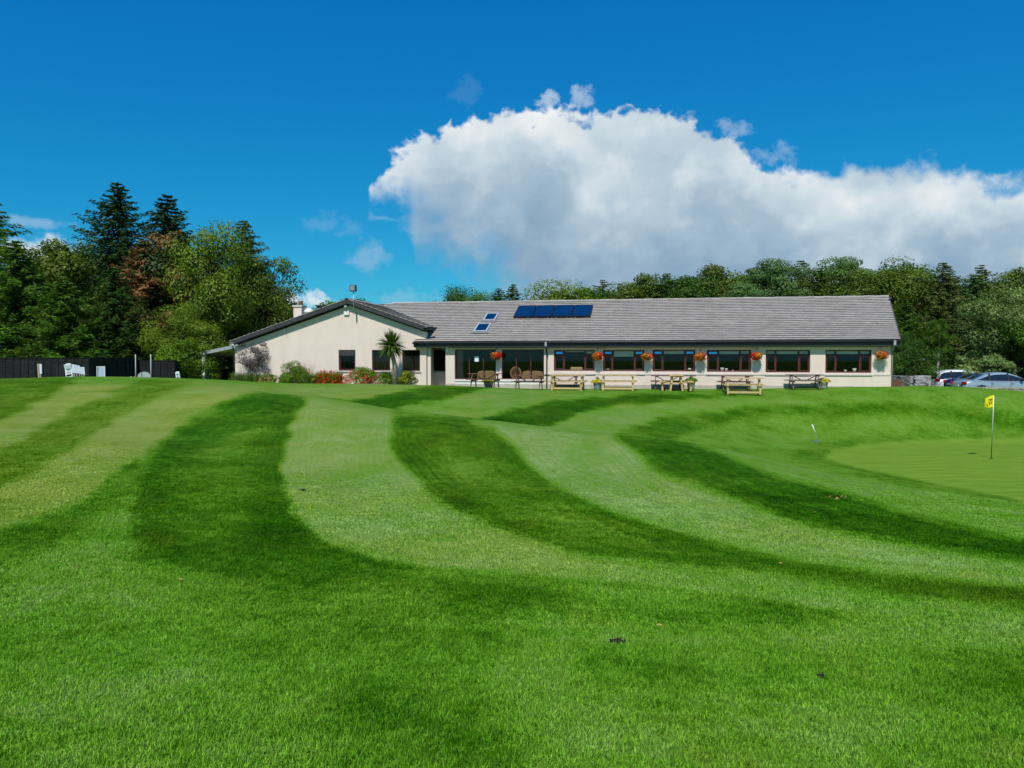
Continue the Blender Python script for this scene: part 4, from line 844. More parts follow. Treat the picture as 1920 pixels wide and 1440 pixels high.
for a in [
    # left group, front to back
    ('spruce_c', 30, 450, 48, 'feathery green tree at the far left edge, in front of its neighbours', 'leaf_mid', 1.15, LG), ('larch', -22, 368, 54, 'tall tree cut by the left picture edge, tips above the cloud', 'leaf_mid', 1.1, LG),
    ('broad_d', 92, 446, 52, 'slim feathery tree between the far left tree and the tallest spruce', 'leaf_olive', 1.25, LG), ('broad_b', 150, 452, 63, 'yellowish green tree just left of the tallest spruce', 'leaf_olive', 1.0, LG),
    ('spruce_a', 220, 341, 57, 'tallest dark spruce with a pointed tip, left of the clubhouse', None, 1.0, LG), ('spruce_b', 313, 364, 58, 'second tall dark spruce, right of the tallest one', None, 1.05, LG),
    ('spruce_c', 268, 450, 54, 'half dead conifer with rusty brown patches below the two spruces', 'needle_brown', 1.15, LG), ('broad_d', 326, 430, 55.5, 'dark tree with some brown twigs right below the second spruce', 'needle_brown', 1.2, LG),
    ('broad_a', 408, 425, 55, 'big bright yellow-green broadleaf tree right of the spruces', 'leaf_bright', .82, LG), ('larch', 458, 413, 61, 'grey-green pointed larch rising behind the bright broadleaf tree', 'needle_larch', .95, LG),
    ('wispy', 490, 468, 57, 'thin wispy tree with drooping twigs nearest the gable roof', 'leaf_olive', .95, LG), ('broad_b', 478, 520, 63, 'olive green rounded tree directly behind the lean-to canopy', 'leaf_olive', 1.0, LG),
    ('spruce_c', 118, 520, 46.5, 'feathery mid-green tree overhanging the left part of the black fence', 'leaf_mid', 1.3, LG), ('broad_c', 420, 560, 61, 'broad mid-green tree just left of the gable wall', 'leaf_mid', .9, LG),
    ('spruce_c', 212, 500, 48.5, 'dense dark green tree behind the middle of the black fence', 'leaf_dark', 1.1, LG), ('broad_a', 345, 575, 48, 'bright green leafy tree behind the right end of the black fence', 'leaf_bright', 1.1, LG),
    ('broad_a', -60, 500, 50, 'dark leafy tree mostly outside the left picture edge', 'leaf_dark', 1.1, LG), ('broad_c', 30, 520, 58, 'dark tree seen through gaps at the far left', 'leaf_dark', 1.2, LG), ('broad_d', 290, 500, 62, 'dark tree filling the gap behind the rusty conifer', 'leaf_dark', 1.1, LG), ('broad_c', 420, 500, 64, 'dark tree filling the gap behind the bright broadleaf tree', 'leaf_dark', 1.2, LG),
    # behind the house
    ('wispy', 602, 558, 70, 'small tree top peeping over the roof beside the chimney', 'leaf_mid', 1.6, RG), ('wispy', 665, 551, 72, 'small tree top peeping over the gable ridge by the floodlight', 'leaf_mid', 1.3, RG),
    ('broad_a', 856, 540, 66, 'round-headed tree standing alone above the left part of the roof', 'leaf_dark', .85, RG), ('broad_c', 905, 546, 64, 'low grey-green tree just above the skylights', 'leaf_mid', 1.0, RG), ('spruce_c', 962, 532, 66, 'small conifer between the skylights and the solar panels', 'needle_larch', .9, RG), ('spruce_a', 935, 540, 68, 'thin conifer left of the small conifer above the roof', 'needle_dark', 1.1, RG),
    ('broad_a', 1052, 532, 60, 'bright leafy tree right above the solar panels', 'leaf_bright', 1.35, RG), ('broad_d', 1100, 538, 66, 'mid-green tree right of the leafy tree above the solar panels', 'leaf_mid', 1.6, RG),
    ('larch_b', 1130, 524, 68, 'slender larch tip right of the solar panels', None, 1.0, RG), ('broad_d', 1207, 512, 70, 'pale olive tree in the left part of the wood', 'leaf_olive', 1.3, RG), ('larch_b', 1252, 512, 69, 'olive larch right of the pale olive tree in the wood', 'leaf_olive', 1.1, RG), ('broad_d', 1292, 514, 67, 'narrow dark tree right of the olive larch in the wood', 'leaf_dark', 1.4, RG),
    ('broad_d', 1345, 495, 70, 'upright olive tree above the fourth hanging basket', 'leaf_olive', 1.3, RG), ('pine', 1395, 520, 66, 'low blue-green pine in the middle of the wood', None, 1.05, RG), ('pine', 1453, 472, 70, 'high-crowned blue-green pine in the middle of the wood', None, 1.0, RG), ('larch_b', 1500, 488, 73, 'ragged larch between the two tall pines', 'leaf_olive', 1.0, RG),
    ('larch_b', 1540, 502, 68, 'olive green tree below the ragged larch', 'leaf_olive', 1.1, RG), ('pine', 1584, 470, 71, 'tall flat-topped pine right of the ragged larch', None, .95, RG), ('spruce_c', 1600, 515, 66, 'blue-green conifer right below the flat-topped pine', 'needle_blue', 1.0, RG),
    ('broad_b', 1650, 488, 64, 'yellow-olive broadleaf tree above the right end of the roof', 'leaf_olive', 1.15, RG), ('wispy', 1705, 486, 70, 'feathery tree top behind the right verge of the roof', 'leaf_mid', 1.2, RG), ('spruce_c', 1697, 560, 55, 'mid-green tree close to the right end wall', 'leaf_mid', .95, RG), ('broad_c', 1690, 620, 52, 'dark low tree beside the right end wall, above the stone wall', 'leaf_dark', .8, RG),
    ('larch', 1768, 492, 62, 'tall larch with a long bare trunk behind the silver car', None, 1.05, RG), ('larch_b', 1786, 508, 66, 'thin larch with a bare trunk right of the tall bare-trunked larch', None, .9, RG), ('spruce_c', 1830, 515, 62, 'blue-green spruce behind the big pale broadleaf tree', 'needle_blue', 1.0, RG), ('larch_b', 1842, 496, 68, 'larch with feathery tips above the blue-green spruce', 'leaf_olive', .9, RG),
    ('broad_d', 1905, 500, 66, 'olive tree at the right picture edge, behind the big broadleaf', 'leaf_olive', 1.1, RG), ('broad_c', 1895, 535, 53, 'big pale green broadleaf tree above the blue-grey car', 'leaf_pale', 1.0, RG), ('broad_c', 1960, 560, 51, 'leafy tree cut by the right picture edge', 'leaf_mid', 1.0, RG),
    ('broad_b', 1160, 535, 78, 'dark tree deep in the wood right of the solar panels', 'leaf_dark', 1.2, RG), ('broad_b', 1320, 514, 78, 'dark tree deep in the wood above the third window', 'leaf_dark', 1.2, RG), ('broad_b', 1430, 508, 78, 'dark tree deep in the wood behind the high-crowned pine', 'leaf_dark', 1.2, RG),
    ('broad_b', 1550, 505, 78, 'dark tree deep in the wood behind the flat-topped pine', 'leaf_dark', 1.2, RG), ('broad_b', 1680, 508, 76, 'dark tree deep in the wood above the right end of the roof', 'leaf_dark', 1.2, RG), ('broad_b', 1800, 520, 74, 'dark tree deep in the wood behind the bare trunks', 'leaf_dark', 1.2, RG), ('broad_c', 1920, 520, 74, 'dark tree deep in the wood at the right edge', 'leaf_dark', 1.2, RG),
    ('broad_b', 1240, 526, 77, 'dark tree deep in the wood behind the olive larch', 'leaf_dark', 1.2, RG), ('broad_c', 1760, 590, 70, 'dark undergrowth tree behind the silver car', 'leaf_dark', 1.0, RG), ('broad_c', 1860, 590, 68, 'dark undergrowth tree behind the blue-grey car', 'leaf_dark', 1.0, RG)]:
    tree(*a)
tree('bush', 350, 640, 46.5, 'bright lime-green bush between the black fence and the canopy', 'leaf_lime', 1.3, 'bushes by the fence', 'bush', 'bush')
tree('bush', 415, 660, 60, 'dark bush growing behind the lean-to canopy', 'leaf_mid', 1.3, 'bushes by the fence', 'bush', 'bush')
tree('willow', 1845, 664, 49.5, 'pale feathery willow bush right behind the parked cars', 'leaf_pale', 1.25, 'bushes by the car park', 'bush', 'bush')
tree('bush', 1715, 655, 50, 'dark green bush beside the right end wall above the gabion', 'leaf_dark', 1.3, 'bushes by the car park', 'bush', 'bush')
b0 = at(1757, 732, 53); bt = empty('birch_tree', b0); tag(bt, 'slim pale birch stem rising behind the silver car', 'tree'); m = MB(); m.tube([(0, 0, -.3), at(1758.5, 690, 53)-b0, at(1761, 640, 53)-b0, at(1762, 610, 53)-b0], [.10, .08, .05, .03], 8); m.build('trunk', 'bark_birch', bt); link('crown', TREES['wispy'][0][1], bt, loc=at(1762, 660, 53)-b0-Vector((0, 0, 1)), scale=(.3, .3, .35))
# ------------------------------------------------------------------ flower bed along the gable
def hp(x, y, z=None):                                       # house frame -> world
    p = HM @ Vector((x, y, 0)); p.z = gz(p.x, p.y) if z is None else z; return p
def clump(name, label, px, y, top, bottom, wpx, material, leaf=.09, n=1600, blooms=None, bn=60, bsize=.07, cat='shrub', squash=1., kind='round'):
    x = U(px, y); p = hp(x, y); q = HM @ Vector((x, y, 0)); dep = q.y; Hh = (bottom-top)*dep/FPX; wd = wpx*dep/FPX/2; r = np.random.default_rng(int(px*7+top))
    root = empty(name, (p.x, p.y, p.z)); tag(root, label, cat, 'plants in the bed along the gable')
    if kind == 'round':
        lob = unit(r, 16); lob[:, 2] = np.abs(lob[:, 2]); c0 = lob*[wd*.62, wd*.55, Hh*.62]+[0, 0, Hh*.25]; idx = r.integers(0, 16, n)
        u = unit(r, n); c = c0[idx]+u*r.uniform(.4, 1, n)[:, None]**.5*[wd*.42, wd*.42, Hh*.30]; c[:, 2] = np.abs(c[:, 2]); N = u+unit(r, n)*.5; D = np.cross(N, unit(r, n)); L = leaf*r.uniform(.6, 1.4, n); Wd = L*r.uniform(.35, .7, n)
    else:                                                   # upright blades
        a = r.uniform(0, 6.283, n); rr_ = np.sqrt(r.uniform(0, 1, n))*wd; h = Hh*r.uniform(.5, 1.0, n); lean = r.uniform(.05, .5, n)
        D = np.stack([np.cos(a)*lean, np.sin(a)*lean, np.ones(n)], 1); c = np.stack([np.cos(a)*rr_*.8, np.sin(a)*rr_*.6, h*.5], 1); N = unit(r, n); L = h*1.05; Wd = np.full(n, leaf)*r.uniform(.5, 1.1, n)
    link('foliage', leaf_mesh('foliage', c, D, N, L, Wd, np.clip(r.normal(.5, .2, n), 0, 1), material), root)
    s = MB()
    for k in range(7):
        a = k*.9; s.tube([(0, 0, -.05), (math.cos(a)*wd*.3, math.sin(a)*wd*.3, Hh*.6)], [.018, .006], 5)
    s.build('stem', 'bark', root)
    for bm, cnt in (blooms or []):
        u = unit(r, cnt); u[:, 2] = np.abs(u[:, 2])*.9+.1; u[:, 1] = -np.abs(u[:, 1]); c = u*[wd*1.0, wd*.9, Hh*.95]*r.uniform(.8, 1.08, cnt)[:, None]
        cc = np.repeat(c, 5, 0)+r.normal(size=(cnt*5, 3))*bsize*.35; m_ = len(cc); N = unit(r, m_)+[0, -.6, .5]
        link('blooms', leaf_mesh('blooms', cc, np.cross(N, unit(r, m_)), N, np.full(m_, bsize)*r.uniform(.6, 1.2, m_), np.full(m_, bsize*.8), r.uniform(0, 1, m_), bm), root)
    return root
tree('wispy', 481, 634, 45.5, 'small smoky grey-purple tree against the left of the gable wall', 'leaf_smoke', 1.35, 'plants in the bed along the gable', 'tree', 'tree')
clump('grass_clump', 'pale green grassy clump at the foot of the smoky tree', 462, -.8, 688, 718, 66, 'reed', .04, 900, kind='blade')
clump('flowering_plant', 'low plant with orange-pink flowers left of the round green shrub', 503, -.9, 696, 718, 44, 'leaf_lime', .08, 1500, [('bloom_peach', 40)])
clump('shrub', 'dense round green shrub in the middle of the gable wall', 549, -1.0, 677, 719, 68, 'leaf_lime', .08, 7000)
clump('feather_grass', 'tall beige feathery grass plume beside the round green shrub', 578, -.7, 664, 718, 24, 'straw', .02, 90, kind='blade')
clump('grass_clump', 'strappy green clump between round shrub and red flowers', 588, -1.2, 694, 719, 52, 'reed', .04, 800, [('bloom_yellow', 8)], kind='blade')
clump('flowering_plant', 'upright plant with many red flowers under the single gable window', 618, -1.0, 690, 719, 58, 'leaf_lime', .04, 1100, [('bloom_red', 170)], kind='blade', bsize=.06)
clump('flowering_plant', 'wide plant with pink and peach flowers between the gable windows', 678, -1.1, 690, 720, 72, 'leaf_lime', .08, 4600, [('bloom_pink', 40), ('bloom_peach', 50), ('bloom_red', 40)], bsize=.09)
clump('shrub', 'small plain green shrub just left of the palm trunk', 722, -1.1, 697, 720, 40, 'leaf_lime', .07, 2600)
clump('shrub', 'yellow-green variegated shrub just right of the palm trunk', 764, -1.2, 696, 720, 40, 'leaf_yellow', .10, 1700)
def palm():
    y = -1.6; x = U(740.5, y); p = hp(x, y); r = np.random.default_rng(8); root = empty('cordyline_palm', p); tag(root, 'spiky cordyline palm with one thin trunk in front of the gable', 'palm', None)
    dep = p.y; zc = at(735, 648, dep).z-p.z; t = MB(); t.tube([(0, 0, -.1), (-.02, 0, zc*.5), (-.16, 0, zc*.85), (-.18, 0, zc)], [.16, .12, .10, .09], 9); t.build('trunk', 'bark_pale', root)
    m = MB(); L0 = 1.02
    for k in range(430):
        a = r.uniform(0, 6.283); e = r.uniform(-.85, 1.45); L = L0*r.uniform(.75, 1.08)*(.85 if e < 0 else 1); w = r.uniform(.022, .04); h = np.array([math.cos(a), math.sin(a)]); dr = r.uniform(.1, .5); pts = []
        for s in (0.04, .35, .7, 1.0):
            rr_ = L*s*math.cos(e); zz = L*s*math.sin(e)-dr*L*s*s*max(0, math.cos(e)); pts.append((h[0]*rr_-.18, h[1]*rr_, zc+zz-.0))
        sd = np.array([-h[1], h[0], r.normal()*.3])*w; vs = []
        for q, ww in zip(pts, (.7, 1, .8, .05)): vs += [tuple(np.array(q)-sd*ww), tuple(np.array(q)+sd*ww)]
        m.add(vs, [(0, 1, 3, 2), (2, 3, 5, 4), (4, 5, 7, 6)], tone=float(r.uniform()))
    link('fronds', m.mesh('fronds', 'palm_leaf'), root)
palm()
# ------------------------------------------------------------------ timber, fence, furniture
pbr('pine_timber', (.58, .41, .17), .75, .16, 7, .3, 40, rnd=.12); pbr('pine_dark', (.20, .13, .045), .8, .2, 7, .3, 40); pbr('brown_timber', (.15, .066, .042), .7, .2, 7, .3, 40, rnd=.2)
pbr('grey_timber', (.16, .13, .105), .85, .2, 7, .3, 40, rnd=.2)
pbr('fence_black', (.010, .010, .012), .75, .4, 3, .3, 30, rnd=.35, spec=.3); pbr('stake', (.50, .42, .28), .8, .15, 8); pbr('board_white', (.66, .72, .78), .5, .06, 10); pbr('plastic_white', (.68, .72, .72), .4, .05, 10); pbr('logo_green', (.01, .14, .12), .5, .1, 10)
pbr('bin_green', (.008, .075, .045), .4, .15, 8); pbr('grey_plate', (.36, .40, .40), .6, .08, 6); pbr('wicker', (.34, .22, .09), .75, .35, 30, .5, 60); pbr('wicker_dark', (.12, .065, .03), .7, .3, 20, .4, 60); pbr('cushion', (.52, .38, .17), .85, .25, 14)
pbr('cup', (.75, .74, .70), .4, .03, 10); pbr('planter_blue', (.30, .36, .42), .5, .2, 12); pbr('planter_stone', (.42, .40, .36), .85, .2, 12, .3); pbr('moss_liner', (.06, .05, .025), .95, .3, 20, .5)
pbr('stone_a', (.33, .33, .335), .9, .22, 6, .7, 20, rnd=.25); pbr('stone_b', (.30, .28, .235), .9, .22, 6, .7, 20, rnd=.2); pbr('asphalt', (.055, .055, .058), .9, .2, 20, .4, 120)
pbr('flag_yellow', (.80, .70, .005), .7, .06, 6); pbr('black_paint', (.008, .008, .008), .4, .2, 10); pbr('white_gloss', (.80, .80, .80), .3, .03, 10); pbr('soil', (.020, .014, .009), .95, .3, 30, .6, 60); pbr('dry_leaf', (.42, .29, .09), .8, .3, 20); pbr('blue_steel', (.22, .30, .48), .3, .1, 10, metal=.6)
def copy_tree(o, parent=None):
    c = o.copy(); COL.objects.link(c); c.parent = parent
    for ch in list(o.children): copy_tree(ch, c)
    return c
def plank(L, w, t, material):
    m = MB(); m.box((-L/2, -w/2, 0), (L/2, w/2, t)); return m
def table_light():
    r = empty('picnic_table'); P = lambda n, mb, **k: mb.build(n, 'pine_timber', r, .006, **k)
    for k in range(4): P('tabletop_plank', plank(1.86, .155, .045, 0), loc=(0, (k-1.5)*.165, .745))
    for s in (-1, 1):
        for k in range(2): P('bench_plank', plank(1.9, .135, .045, 0), loc=(0, s*(.62+.15*k), .43))
        for e in (-1, 1):
            m = MB(); m.beam((e*.74, s*.20, .74), (e*.74, s*.30, 0), .09, .09); P('leg', m)
            m = MB(); m.box((e*.74-.045, s*.69-.05, 0), (e*.74+.045, s*.69+.05, .385)); P('bench_leg', m)
        m = MB(); m.box((-.74, s*.69-.022, .06), (.74, s*.69+.022, .15)); P('stretcher', m)
    for e in (-1, 1):
        m = MB(); m.box((e*.74-.02+e*.067, -.78, .385), (e*.74+.02+e*.067, .78, .43)); P('cross_beam', m)
        m = MB(); m.box((e*.74-.04, -.36, .70), (e*.74+.04, .36, .744)); P('table_bearer', m)
    return r
def table_aframe(material='brown_timber'):
    r = empty('picnic_table'); P = lambda n, mb, **k: mb.build(n, material, r, .005, **k)
    for k in range(5): P('tabletop_plank', plank(1.72, .13, .035, 0), loc=(0, (k-2)*.142, .70))
    for s in (-1, 1):
        for k in range(2): P('bench_plank', plank(1.72, .12, .035, 0), loc=(0, s*(.60+.13*k), .41))
        for e in (-1, 1):
            m = MB(); m.beam((e*.62, s*.24, .70), (e*.62, s*.66, 0), .09, .045, up=(1, 0, 0)); P('leg', m)
        m = MB(); m.beam((s*.05, 0, .38), (s*.56, 0, .68), .07, .04); P('brace', m)
    for e in (-1, 1):
        m = MB(); m.box((e*.62+.024, -.70, .33), (e*.62+.064, .70, .41)); P('cross_beam', m)
        m = MB(); m.box((e*.62+.024, -.34, .62), (e*.62+.064, .34, .699)); P('table_bearer', m)
    return r
light0, brown0, grey0 = table_light(), table_aframe(), table_aframe('grey_timber')
used = set()
def put(o, px, yh, label, group, rz=0., dz=0.):
    r = o if o.name not in used else copy_tree(o)
    used.add(o.name); x = U(px, yh); p = HM @ Vector((x, yh, 0)); z = gz(p.x, p.y)
    u, v = to_house(p.x, p.y)
    if -1.0 < yh: z = max(z, 0.0)
    r.location = (p.x, p.y, z+dz); r.rotation_euler = (0, 0, -HA+rz); r.scale = (1, 1, 1); tag(r, label, 'picnic table', group); return r
GT = 'picnic tables along the clubhouse front'
put(light0, 1065, -2.1, 'light timber picnic table nearest the dark downpipe', GT); put(light0, 1159, -2.1, 'light timber picnic table under the second small window, right of the blue-grey pot', GT, R(2))
put(light0, 1268, -2.0, 'light timber picnic table turned end-on below the third window', GT, R(90)); put(light0, 1394, -3.0, 'light timber picnic table standing nearest the camera, below the fifth basket', GT, R(-3))
put(brown0, 909, -2.0, 'dark brown picnic table in front of the left picture window', GT); put(brown0, 992, -2.0, 'dark brown picnic table in front of the right picture window', GT, R(2))
put(brown0, 1058, -.95, 'dark brown picnic table behind the light table by the downpipe', GT); put(brown0, 1252, -.95, 'dark brown picnic table behind the end-on light table', GT); put(brown0, 1378, -.95, 'dark brown picnic table behind the light table nearest the camera', GT)
put(grey0, 1508, -.95, 'weathered grey-brown picnic table standing alone below the last two windows', GT)
# ---- hanging baskets
def basket(px, py, label, seed):
    yh = -.36; x, z = hit(px, py, yh); r = np.random.default_rng(seed); root = empty('hanging_basket', HM @ Vector((x, yh, z)), -HA); root.scale = (.84+.12*r.uniform(), .9, .86+.12*r.uniform()); tag(root, label, 'hanging basket', 'hanging baskets on the clubhouse front')
    m = MB(); m.tube([(0, .35, .36), (0, .35, .46), (0, .0, .46), (0, -.02, .40)], .012, 6); m.build('bracket', 'dark_metal', root)
    m = MB()
    for k in range(3): a = k*2.09; m.tube([(0, -.02, .40), (.19*math.cos(a), .19*math.sin(a), .0)], .005, 4)
    m.build('chain', 'dark_metal', root)
    m = MB(); m.lathe([(0, -.2), (.1, -.17), (.17, -.08), (.2, .02), (.18, .03), (0, .0)], 14); m.build('bowl', 'moss_liner', root)
    n = 500; u = unit(r, n); c = u*[.26, .24, .17]*r.uniform(.6, 1.1, n)[:, None]+[0, 0, .02]; c[:, 2] -= .25*np.clip(r.uniform(-1, 1, n), 0, 1)**2*(np.hypot(c[:, 0], c[:, 1]) > .18)
    N = u+unit(r, n)*.5; link('foliage', leaf_mesh('foliage', c, np.cross(N, unit(r, n)), N, r.uniform(.04, .09, n), r.uniform(.03, .06, n), r.uniform(0, 1, n), 'leaf_mid'), root)
    for bm, f, side in (('bloom_red', (.75, .5, .4, .25, .8, .3)[seed-90], r.choice([-1, 1])), ('bloom_orange', (.25, .45, .3, .5, .25, .5)[seed-90], 0), ('bloom_yellow', .10, 0)):
        k = int(420*f); u = unit(r, k); c = u*[.31, .28, .21]*r.uniform(.85, 1.08, k)[:, None]+[.07*side if bm == 'bloom_red' else (-.05 if f > .2 else 0), 0, 0]; N = u+unit(r, k)*.5
        link('blooms', leaf_mesh('blooms', c, np.cross(N, unit(r, k)), N, r.uniform(.06, .10, k), r.uniform(.05, .09, k), r.uniform(0, 1, k), bm), root)
for k, (px, py, lb) in enumerate([(930, 667, 'hanging basket of red and orange flowers between the two picture windows'), (1120.5, 668, 'hanging basket of orange and red flowers between the first and second small windows'), (1213, 668.5, 'hanging basket with trailing stems between the second and third small windows'), (1313.5, 669, 'hanging basket of orange flowers between the third and fourth small windows'), (1420, 667.5, 'hanging basket of red flowers between the fourth and fifth small windows'), (1653.5, 666, 'hanging basket of orange flowers at the far right corner of the clubhouse')]): basket(px, py, lb, 90+k)
# ---- planters
def planter(px, yh, label, h, w, body, flower, grass_h, seed):
    x = U(px, yh); p = hp(x, yh); p.z = max(p.z, 0); r = np.random.default_rng(seed); root = empty('flower_planter', p, -HA); tag(root, label, 'planter', 'planters along the clubhouse front')
    m = MB(); m.lathe([(0, 0), (w*.72, 0), (w*.78, .02), (w*.9, h*.6), (w, h*.94), (w*1.05, h), (w*.92, h), (w*.85, h*.85), (0, h*.85)], 16); m.build('pot', body, root)
    n = 500; u = unit(r, n); u[:, 2] = np.abs(u[:, 2]); c = u*[w*1.35, w*1.3, .15]*r.uniform(.5, 1, n)[:, None]+[0, 0, h*.95]; N = u+unit(r, n)*.5
    link('foliage', leaf_mesh('foliage', c, np.cross(N, unit(r, n)), N, r.uniform(.04, .08, n), r.uniform(.03, .05, n), r.uniform(0, 1, n), 'leaf_lime'), root)
    k = 260; u = unit(r, k); u[:, 2] = np.abs(u[:, 2]); c = u*[w*1.45, w*1.4, .19]+[0, 0, h*.95]; N = u+unit(r, k)*.4
    link('blooms', leaf_mesh('blooms', c, np.cross(N, unit(r, k)), N, r.uniform(.05, .09, k), r.uniform(.04, .07, k), r.uniform(0, 1, k), flower), root)
    n = 70; a = r.uniform(0, 6.28, n); ln = r.uniform(.05, .4, n); hh = grass_h*r.uniform(.6, 1, n); D = np.stack([np.cos(a)*ln, np.sin(a)*ln, np.ones(n)], 1); c = D*hh[:, None]*.5+[0, 0, h*.9]
    link('grass_blades', leaf_mesh('grass_blades', c, D, unit(r, n), hh, np.full(n, .02), r.uniform(0, 1, n), 'reed'), root)
planter(1120.5, -.85, 'blue-grey pot with yellow flowers and tall grass between two light picnic tables', .36, .24, 'planter_blue', 'bloom_yellow', .42, 5); planter(1544, -.85, 'stone pot with bright yellow flowers right of the weathered picnic table', .34, .24, 'planter_stone', 'bloom_yellow', .3, 6)
planter(916, -.8, 'pot of yellow flowers half hidden behind the left brown picnic table', .30, .28, 'planter_stone', 'bloom_yellow', .1, 7); planter(1296, -.85, 'pot with grassy plant beside the end-on light table', .45, .22, 'planter_stone', 'leaf_lime', .4, 9)
# ---- lounge furniture behind the glass, cups on the sills
def sofa(px, label, wpx):
    yh = .52; root = empty('wicker_sofa', HM @ Vector((U(px, yh), yh, .056)), -HA); tag(root, label, 'sofa', 'wicker sofas behind the picture windows'); w = wpx*43/FPX/2
    m = MB(); m.prism([(-w, .08), (w, .08), (w, .80), (w*.9, .92), (w*.5, .97), (-w*.5, .97), (-w*.9, .92), (-w, .80)], -.10, .02, 1); m.build('backrest', 'wicker', root, .03)
    m = MB(); m.box((-w, .025, .1), (w, .65, .40)); m.build('seat', 'wicker_dark', root, .03)
    for s in (-1, 1):
        m = MB(); m.tube([(s*(w-.05), -.05, .1), (s*w, -.05, .7), (s*w, .15, .74), (s*w, .65, .66), (s*w, .68, 0)], .04, 8); m.build('arm', 'wicker', root)
        m = MB(); m.tube([(s*(w-.06), 0, 0), (s*(w-.06), 0, .11)], .03, 6); m.build('leg', 'wicker_dark', root)
        m = MB(); m.prism([(s*w*.48-.24, .45), (s*w*.48+.24, .45), (s*w*.48+.26, .86), (s*w*.48-.26, .86)], .03, .14, 1); m.build('cushion', 'cushion', root, .04)
sofa(913, 'patterned wicker sofa behind the left picture window', 36); sofa(999, 'patterned wicker sofa behind the right picture window', 40)
def round_chair():
    yh = .50; root = empty('wicker_chair', HM @ Vector((U(967, yh), yh, .056)), -HA); tag(root, 'round-backed wicker chair behind the right picture window', 'chair')
    m = MB(); R0 = .30
    for q, rad in ((1, .035), (.8, .02)): m.tube([(math.cos(a)*R0*q, 0, .84+math.sin(a)*R0*q*1.1) for a in np.linspace(0, 6.283, 25)], rad, 6, cap=False)
    for k in range(14): a = k*.4488; m.tube([(0, .01, .80), (math.cos(a)*R0, 0, .84+math.sin(a)*R0*1.1)], .014, 5)
    m.build('backrest', 'wicker', root)
    m = MB(); m.lathe([(0, .36), (.26, .36), (.28, .40), (.26, .44), (0, .45)], 16, (0, .28, 0)); m.build('seat', 'wicker', root)
    for sx in (-1, 1):
        for sy in (0, 1): m = MB(); m.tube([(sx*.22, .1+.36*sy, 0), (sx*.2, .1+.36*sy, .38)], .025, 6); m.build('leg', 'wicker_dark', root)
        m = MB(); m.tube([(sx*.15, 0, .58), (sx*.2, .02, .3)], .03, 6); m.build('back_support', 'wicker_dark', root)
round_chair()
cupm = MB(); cupm.lathe([(0, 0), (.045, 0), (.06, .09), (.075, .16), (.068, .16), (.05, .06), (0, .05)], 12); cme = cupm.mesh('cup', 'cup')
for px, py, s, k, lb in [(1140, 695.5, .8, 1, 'white napkin shape in the left corner of the second small window'), (1293, 696, 1.1, 2, 'white folded napkin in the right part of the third small window'), (1354, 697, 1.35, 3, 'larger white cup on the sill of the fourth small window'), (1362, 697, 1.1, 3, 'smaller white cup right of the larger cup, fourth small window'), (1374, 697, .6, 3, 'tiny white cup at the right of the fourth small window'), (1440, 698, .7, 4, 'small white cup at the left edge of the fifth small window'), (1585, 699, .9, 5, 'small white cup in the middle of the last small window'), (1602, 699, 1.4, 5, 'round white bowl on the sill of the last small window')]:
    o = link('cup', cme, None, HM @ Vector((U(px, .235), .235, WW[k][2]+.001)), (0, 0, 0), (s, s, s)); tag(o, lb, 'cup', 'white tableware on the window sills')
m = MB(); m.box((-.33, -.05, 0), (.33, .05, .2)); o = m.build('cushion', 'cushion', None, .04, loc=HM @ Vector((U(1081, .24), .235, WW[0][2]+.002)), rot=(0, 0, -HA)); tag(o, 'beige cushion lying on the sill of the first small window', 'cushion')
# ------------------------------------------------------------------ black fence on the left
def fence():
    root = empty('black_fence', at(100, 700, 40)); root.location.z = 0; tag(root, 'black wooden slatted fence below the trees on the left', 'fence'); inv = root.matrix_basis.inverted()
    runs = [((at(-190, 672, 40).x, 40), (at(166, 672, 40).x, 40), 1.72), ((at(166, 672, 40).x, 40.06), (at(258, 672, 44.2).x, 44.2), 1.74), ((at(258, 672, 44.2).x+.03, 44.25), (at(326, 672, 44.2).x, 44.25), 1.60), ((at(326, 672, 44.2).x, 44.3), (at(337.5, 672, 45.5).x, 45.5), 1.60)]
    cache = {}
    for (x0, y0), (x1, y1), h in runs:
        L = math.hypot(x1-x0, y1-y0); nb = max(1, round(L/1.95)); bl = L/nb; a = math.atan2(y1-y0, x1-x0); k = round(bl, 3); ns = 12; sh = h/ns
        for b in range(nb):
            for s in range(ns):
                if (k, h) not in cache: q = MB(); q.box((0.01, -.012, .004), (bl-.01, .012, sh-.0025)); cache[(k, h)] = q.mesh('slat', 'fence_black')
                f = b/nb; o = link('slat', cache[(k, h)], root); o.location = inv @ Vector((x0+(x1-x0)*f, y0+(y1-y0)*f, s*sh+random.uniform(-.003, .003))); o.rotation_euler = (0, 0, a)
        nbat = max(2, round(L/.39))
        for b in range(nbat+1):
            if ('b', h) not in cache: q = MB(); q.box((-.028, -.045, 0), (.028, -.013, h+.01)); cache[('b', h)] = q.mesh('batten', 'fence_black')
            f = b/nbat; o = link('batten', cache[('b', h)], root); o.location = inv @ Vector((x0+(x1-x0)*f, y0+(y1-y0)*f, -.02)); o.rotation_euler = (0, 0, a)
        for b in range(nb+1):
            if ('p', h) not in cache: q = MB(); q.box((-.05, .013, -.5), (.05, .11, h+.03)); cache[('p', h)] = q.mesh('post', 'fence_black')
            f = b/nb; o = link('post', cache[('p', h)], root); o.location = inv @ Vector((x0+(x1-x0)*f, y0+(y1-y0)*f, 0)); o.rotation_euler = (0, 0, a)
        q = MB(); q.box((-.02, -.05, h+.002), (L+.02, .06, h+.03)); o = q.build('rail', 'fence_black', root); o.location = inv @ Vector((x0, y0, 0)); o.rotation_euler = (0, 0, a)
fence()
